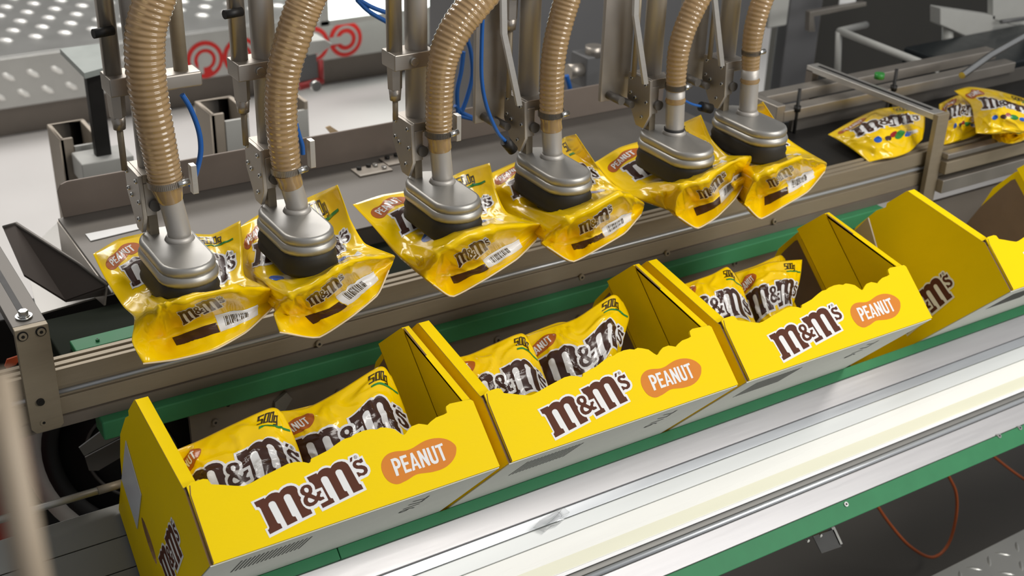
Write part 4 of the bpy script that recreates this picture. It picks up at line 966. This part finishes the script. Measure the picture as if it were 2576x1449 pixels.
f = MB(); f.box((.0, -.012, 0.0), (.035, .0, .20)); f.build('upright_post', ALUD, t, .001)
f = MB(); f.box((.0, .35, .05), (.02, .37, .19)); f.build('rear_post', STEELD, t)
c = rel(PZ(2212, 192, .105), t); f = MB(); f.cyl((c[0], c[1], .2), (c[0], c[1], .212), .011, 16); f.build('green_knob', mat('green_knob', (.03, .22, .04), .4), t)
t = thing('lower_cross_rails', 'two grey rails right of the post below the feed belt', 'rail', (2.3, .472, -.02))
for z0, z1, m in ((.022, .034, BRKAL), (-.012, .016, ALUD), (-.055, -.025, BRKAL)):
    f = MB(); f.box((-.53, -.01, z0), (.7, .012, z1)); f.build('rail', m, t, .002)

# ================================================================== BACKGROUND
# beige posts behind the tray
for lab, px, py, wpx, h in (('beige box channel post standing behind the tray at left', 150, 352, 80, .6), ('beige box channel post behind the second picker', 530, 290, 85, .6), ('beige box channel post right of the second hose', 690, 268, 78, .6)):
    c = PY(px, py, 1.5); t = thing('channel_post', lab, 'post', (c[0], 1.5, FZ), 'beige channel posts behind the tray')
    w_ = wpx * float((R @ (c - CAM))[2]) / FPX / .85; H = c[2] - FZ; f = MB()
    f.box((0, 0, 0), (w_ * .12, .10, H)); f.box((0, .0, 0), (w_ * .35, .008, H)); f.box((0, .10, 0), (w_, .108, H)); f.box((w_ * .88, 0, 0), (w_, .10, H)); f.build('channel', BEIGE, t, .002)
    f = MB(); f.box((w_ * .36, -.002, 0), (w_ * .98, .006, H - .02)); f.build('pale_insert', PALEM, t)
t = thing('black_pole_stand', 'black pole with a grey flat head behind the first picker', 'stand', tuple(PY(262, 375, 1.45)))
f = MB(); a_ = rel(PY(228, 178, 1.45), t); f.box((-.02, -.012, -.02), (.012, .012, a_[2] + .012)); f.build('pole', BLKM, t, .002)
f = MB(); q = [rel(PZ(x, y, 0.015 + PY(228, 178, 1.45)[2]), t) for x, y in ((150, 122), (262, 108), (300, 160), (212, 184))]
f.add(list(q) + [p - np.array([0, 0, .012]) for p in q], [(0, 1, 2, 3), (7, 6, 5, 4)] + [(k, (k + 1) % 4, 4 + (k + 1) % 4, 4 + k) for k in range(4)]); f.build('flat_head', mat('grey_green_head', (.30, .33, .31), .35), t)
f = MB(); f.box((-.06, -.04, -.06), (.05, .04, -.01)); f.build('foot_block', PALEM, t, .003)
t = thing('cardboard_scrap', 'torn cardboard scrap on the floor between the second and third pickers', 'cardboard', tuple(PY(830, 350, 1.35)))
q = [rel(PY(x, y, 1.35), t) for x, y in ((790, 362), (800, 352), (842, 348), (826, 326), (838, 322), (866, 340), (880, 352), (850, 358))]
f = MB(); f.prism([(p[0], p[2]) for p in q], [], lambda a, b, s: (a, s + b * .6, b), 0, .004); f.build('scrap', CARD, t)
t = thing('hand_truck', 'grey and red trolley fitting hanging behind the second hose', 'trolley', tuple(PY(800, 130, 2.4)))
f = MB()
q = [rel(PY(x, y, 2.4), t) for x, y in ((765, 128), (770, 105), (820, 100), (838, 112), (812, 132), (775, 140))]
f.prism([(p[0], p[2]) for p in q], [], lambda a, b, s: (a, s, b), 0, .08); f.build('grey_body', PALEM, t, .004)
f = MB(); q = rel(PY(775, 215, 2.4), t); f.tube([q + np.array([-.03, 0, 0]), q + np.array([.05, 0, .01])], .012, 10); f.tube([q + np.array([.045, 0, 0]), rel(PY(806, 150, 2.4), t)], .009, 10); f.build('red_bar', mat('red_trim', (.30, .03, .03), .5), t)
f = MB(); q = rel(PY(790, 213, 2.35), t); f.cyl(q, q + np.array([0, -.02, 0]), .016, 14); f.build('small_wheel', BOLTM, t)
f = MB(); q = rel(PY(768, 165, 2.4), t); f.box(q + np.array([-.02, 0, -.05]), q + np.array([.04, .02, .03])); f.build('bracket', WALLD, t, .003)
# grey machine wall and cabinets
def slab(name, lab, cat, px0, px1, ytop, Y, m, th=.25, bottom=None, parts=()):
    a = PY(px0, 300, Y); b = PY(px1, 300, Y); z1 = 2.0; z0 = FZ if bottom is None else bottom
    t = thing(name, lab, cat, (a[0], Y, z0)); f = MB(); f.box((0, 0, 0), (b[0] - a[0], th, z1 - z0)); f.build('panel', m, t, .006); return t
CABW = mat('warm_grey_cabinet', (.145, .145, .148), .5, .15, noise_amt=.08, scale=2)
slab('grey_machine_cabinet', 'tall plain grey machine cabinet behind the third to fifth pickers', 'cabinet', 1188, 1895, 0, 1.75, CABW)
slab('dark_machine_cabinet', 'dark machine cabinet at the upper right behind the guide frame', 'cabinet', 2030, 2750, 0, 2.1, WALLK)
slab('pale_corner_strip', 'pale upright corner strip right of the sixth hose', 'post', 1905, 1950, 0, 1.70, PALEM, .02, bottom=-.12)
slab('mid_grey_panel', 'mid grey upright panel between the pale strip and the dark cabinet', 'panel', 1952, 2030, 0, 1.74, CABW, .05)
t = thing('grey_valve_block', 'grey square valve block with side knobs behind the fourth hose', 'valve', tuple(PY(1492, 170, 1.3)))
f = MB(); f.box((-.034, -.02, -.045), (.034, .05, .035)); f.build('body', WALLD, t, .005)
for s in (-1, 1):
    f = MB(); f.cyl((s * .034, 0, .0), (s * .075, 0, .0), .016, 16, .019); f.build('side_knob', BRKAL, t)
f = MB(); f.cyl((0, 0, .03), (0, 0, .055), .022, 18); f.build('top_cap', BRKAL, t)
t = thing('pale_tube_frame', 'pale bent tube frame on the dark cabinet at upper right', 'frame', tuple(PY(2112, 75, 1.3)))
f = MB(); f.tube([rel(PY(2106, 215, 1.3), t), rel(PY(2110, 80, 1.3), t)], .009, 12); f.build('upright_tube', PALEM, t)
f = MB(); f.tube([rel(PY(2178, 62, 1.55), t), rel(PY(2112, 78, 1.3), t), rel(PY(2360, 175, .98), t)], .010, 12); f.build('bent_tube', PALEM, t)
t = thing('pale_machine_beam', 'pale sloping machine beam in the top right corner', 'beam', tuple(PY(2380, 45, 1.25)))
q = [rel(PY(x, y, 1.25), t) for x, y in ((2366, 20), (2366, 62), (2600, 165), (2600, 75), (2505, 52), (2505, 40))]
f = MB(); f.prism([(p[0], p[2]) for p in q], [], lambda a, b, s: (a, s, b), 0, .04); f.build('beam', PALEM, t, .003)
f = MB(); f.tube([rel(PY(2384, 60, 1.28), t), rel(PY(2384, 165, 1.28), t)], .016, 12); f.build('leg', PALEM, t)
q = [rel(PY(x, y, 1.24), t) for x, y in ((2505, -40), (2505, 50), (2600, 75), (2600, -40))]
f = MB(); f.prism([(p[0], p[2]) for p in q], [], lambda a, b, s: (a, s, b), 0, .02); f.build('side_panel', PALEM, t)
f = MB(); f.tube([rel(PY(2518, 55, 1.22), t), rel(PY(2590, 45, 1.22), t)], .006, 12); f.build('handle', WALLD, t)
t = thing('dark_flat_bracket', 'dark flat bracket on the cabinet right of the pale strip', 'bracket', tuple(PY(2045, 35, 1.5)))
q = [rel(PY(x, y, 1.5), t) for x, y in ((2038, 30), (2180, 5), (2180, 15), (2048, 42), (2052, 80), (2036, 80))]
f = MB(); f.prism([(p[0], p[2]) for p in q], [], lambda a, b, s: (a, s, b), 0, .02); f.build('bar', BRKAL, t, .002)
t = thing('dark_tote', 'dark blue grey tote behind the yellow bags at the right edge', 'tote', tuple(PY(2520, 180, 1.0)))
f = MB(); f.box((-.12, 0, -.09), (.4, .25, .02)); f.build('body', mat('dark_tote', (.012, .016, .018), .3), t, .006)
t = thing('white_wall_sign', 'white blank notice at the top edge above the dark flat bracket', 'sign', tuple(PY(2130, 5, 1.6)))
f = MB(); f.box((-.035, -.004, -.006), (.035, 0, .07)); f.build('sheet', WHT, t)
t = thing('steel_divider_sheet', 'pale steel sheet between the third carton and the empty one', 'sheet', (1.33, 0, 0)); t.rotation_euler = (-TILT, 0, 0)
q = [side_px(x, y, 1.33) for x, y in ((2140, 590), (2183, 548), (2205, 625), (2165, 625))]
f = MB(); f.prism(q, [], lambda a, b, s: (s, a, b), 0, .003); f.build('sheet', mat('pale_card_steel', (.36, .31, .25), .5, .1), t)
# ---- bottom right: tread plate corner, cable, clear bracket
t = thing('tread_step', 'tread plate step corner at the bottom right', 'step', (2.2, -.1, -.62))
c0 = PZ(2340, 1449, -.62); c1 = PZ(2576, 1330, -.62)
dirv = (c1 - c0) / np.linalg.norm(c1 - c0); nrm = np.array([dirv[1], -dirv[0], 0])
t.location = Vector(c0 - dirv * .4)
def on(a, b, z): p = dirv * a + nrm * b; return (p[0], p[1], z)
f = MB(); f.hexa([on(0, 0, -.02), on(1.6, 0, -.02), on(1.6, .7, -.02), on(0, .7, -.02), on(0, 0, 0), on(1.6, 0, 0), on(1.6, .7, 0), on(0, .7, 0)]); f.build('tread_plate', TREAD, t, .002)
f = MB()
for i in range(36):
    for j in range(14):
        a = math.radians(45 if (i + j) % 2 else -45); cx_, cy_ = .03 + i * .042, .03 + j * .042
        ring = [(-.017, 0), (-.008, .0035), (.008, .0035), (.017, 0), (.008, -.0035), (-.008, -.0035)]
        g = lambda p, s: on(cx_ + (p[0] * math.cos(a) - p[1] * math.sin(a)) * s, cy_ + (p[0] * math.sin(a) + p[1] * math.cos(a)) * s, 0 if s == 1 else .002)
        f.add([g(p, 1) for p in ring] + [g(p, .6) for p in ring], [(6, 7, 8, 9, 10, 11)] + [(k, (k + 1) % 6, 6 + (k + 1) % 6, 6 + k) for k in range(6)], 0, True)
o = f.build('tread_stud', TREAD, t); o['kind'] = 'stuff'
cable('orange_cable', 'thin orange cable looping below the lowest green rail', [PY(x, y, .25) for x, y in ((2195, 1255), (2240, 1320), (2290, 1375), (2345, 1402), (2385, 1370), (2405, 1300), (2405, 1240), (2385, 1195))], .0035, ORANGE, 'cable')
cable('orange_cable', 'second orange cable at the right edge below the lowest green rail', [PY(x, y, .3) for x, y in ((2490, 1140), (2540, 1180), (2590, 1215))], .0032, ORANGE, 'cable')
t = thing('clear_bracket', 'small clear plastic bracket hanging under the lowest green rail', 'bracket', tuple(PY(2100, 1330, .02)))
f = MB(); q = [rel(PY(x, y, .02), t) for x, y in ((2092, 1328), (2100, 1325), (2120, 1368), (2112, 1371))]
f.prism([(p[0], p[2]) for p in q], [], lambda a, b, s: (a, s, b), 0, .006); f.build('edge_bar', PALEM, t)
f = MB(); q = [rel(PY(x, y, .025), t) for x, y in ((2040, 1345), (2092, 1328), (2112, 1371), (2062, 1388))]
f.prism([(p[0], p[2]) for p in q], [], lambda a, b, s: (a, s, b), 0, .003); f.build('clear_sheet', mat('smoky_plastic', (.12, .12, .12), .1, noise_amt=0, trans=.6), t)
for x, y in ((2030, 1358), (2062, 1345)):
    q = rel(PY(x, y, .0), t); f = MB(); f.cyl(q, q + np.array([0, -.004, 0]), .0028, 10); f.build('bright_screw', BOLTM, t)
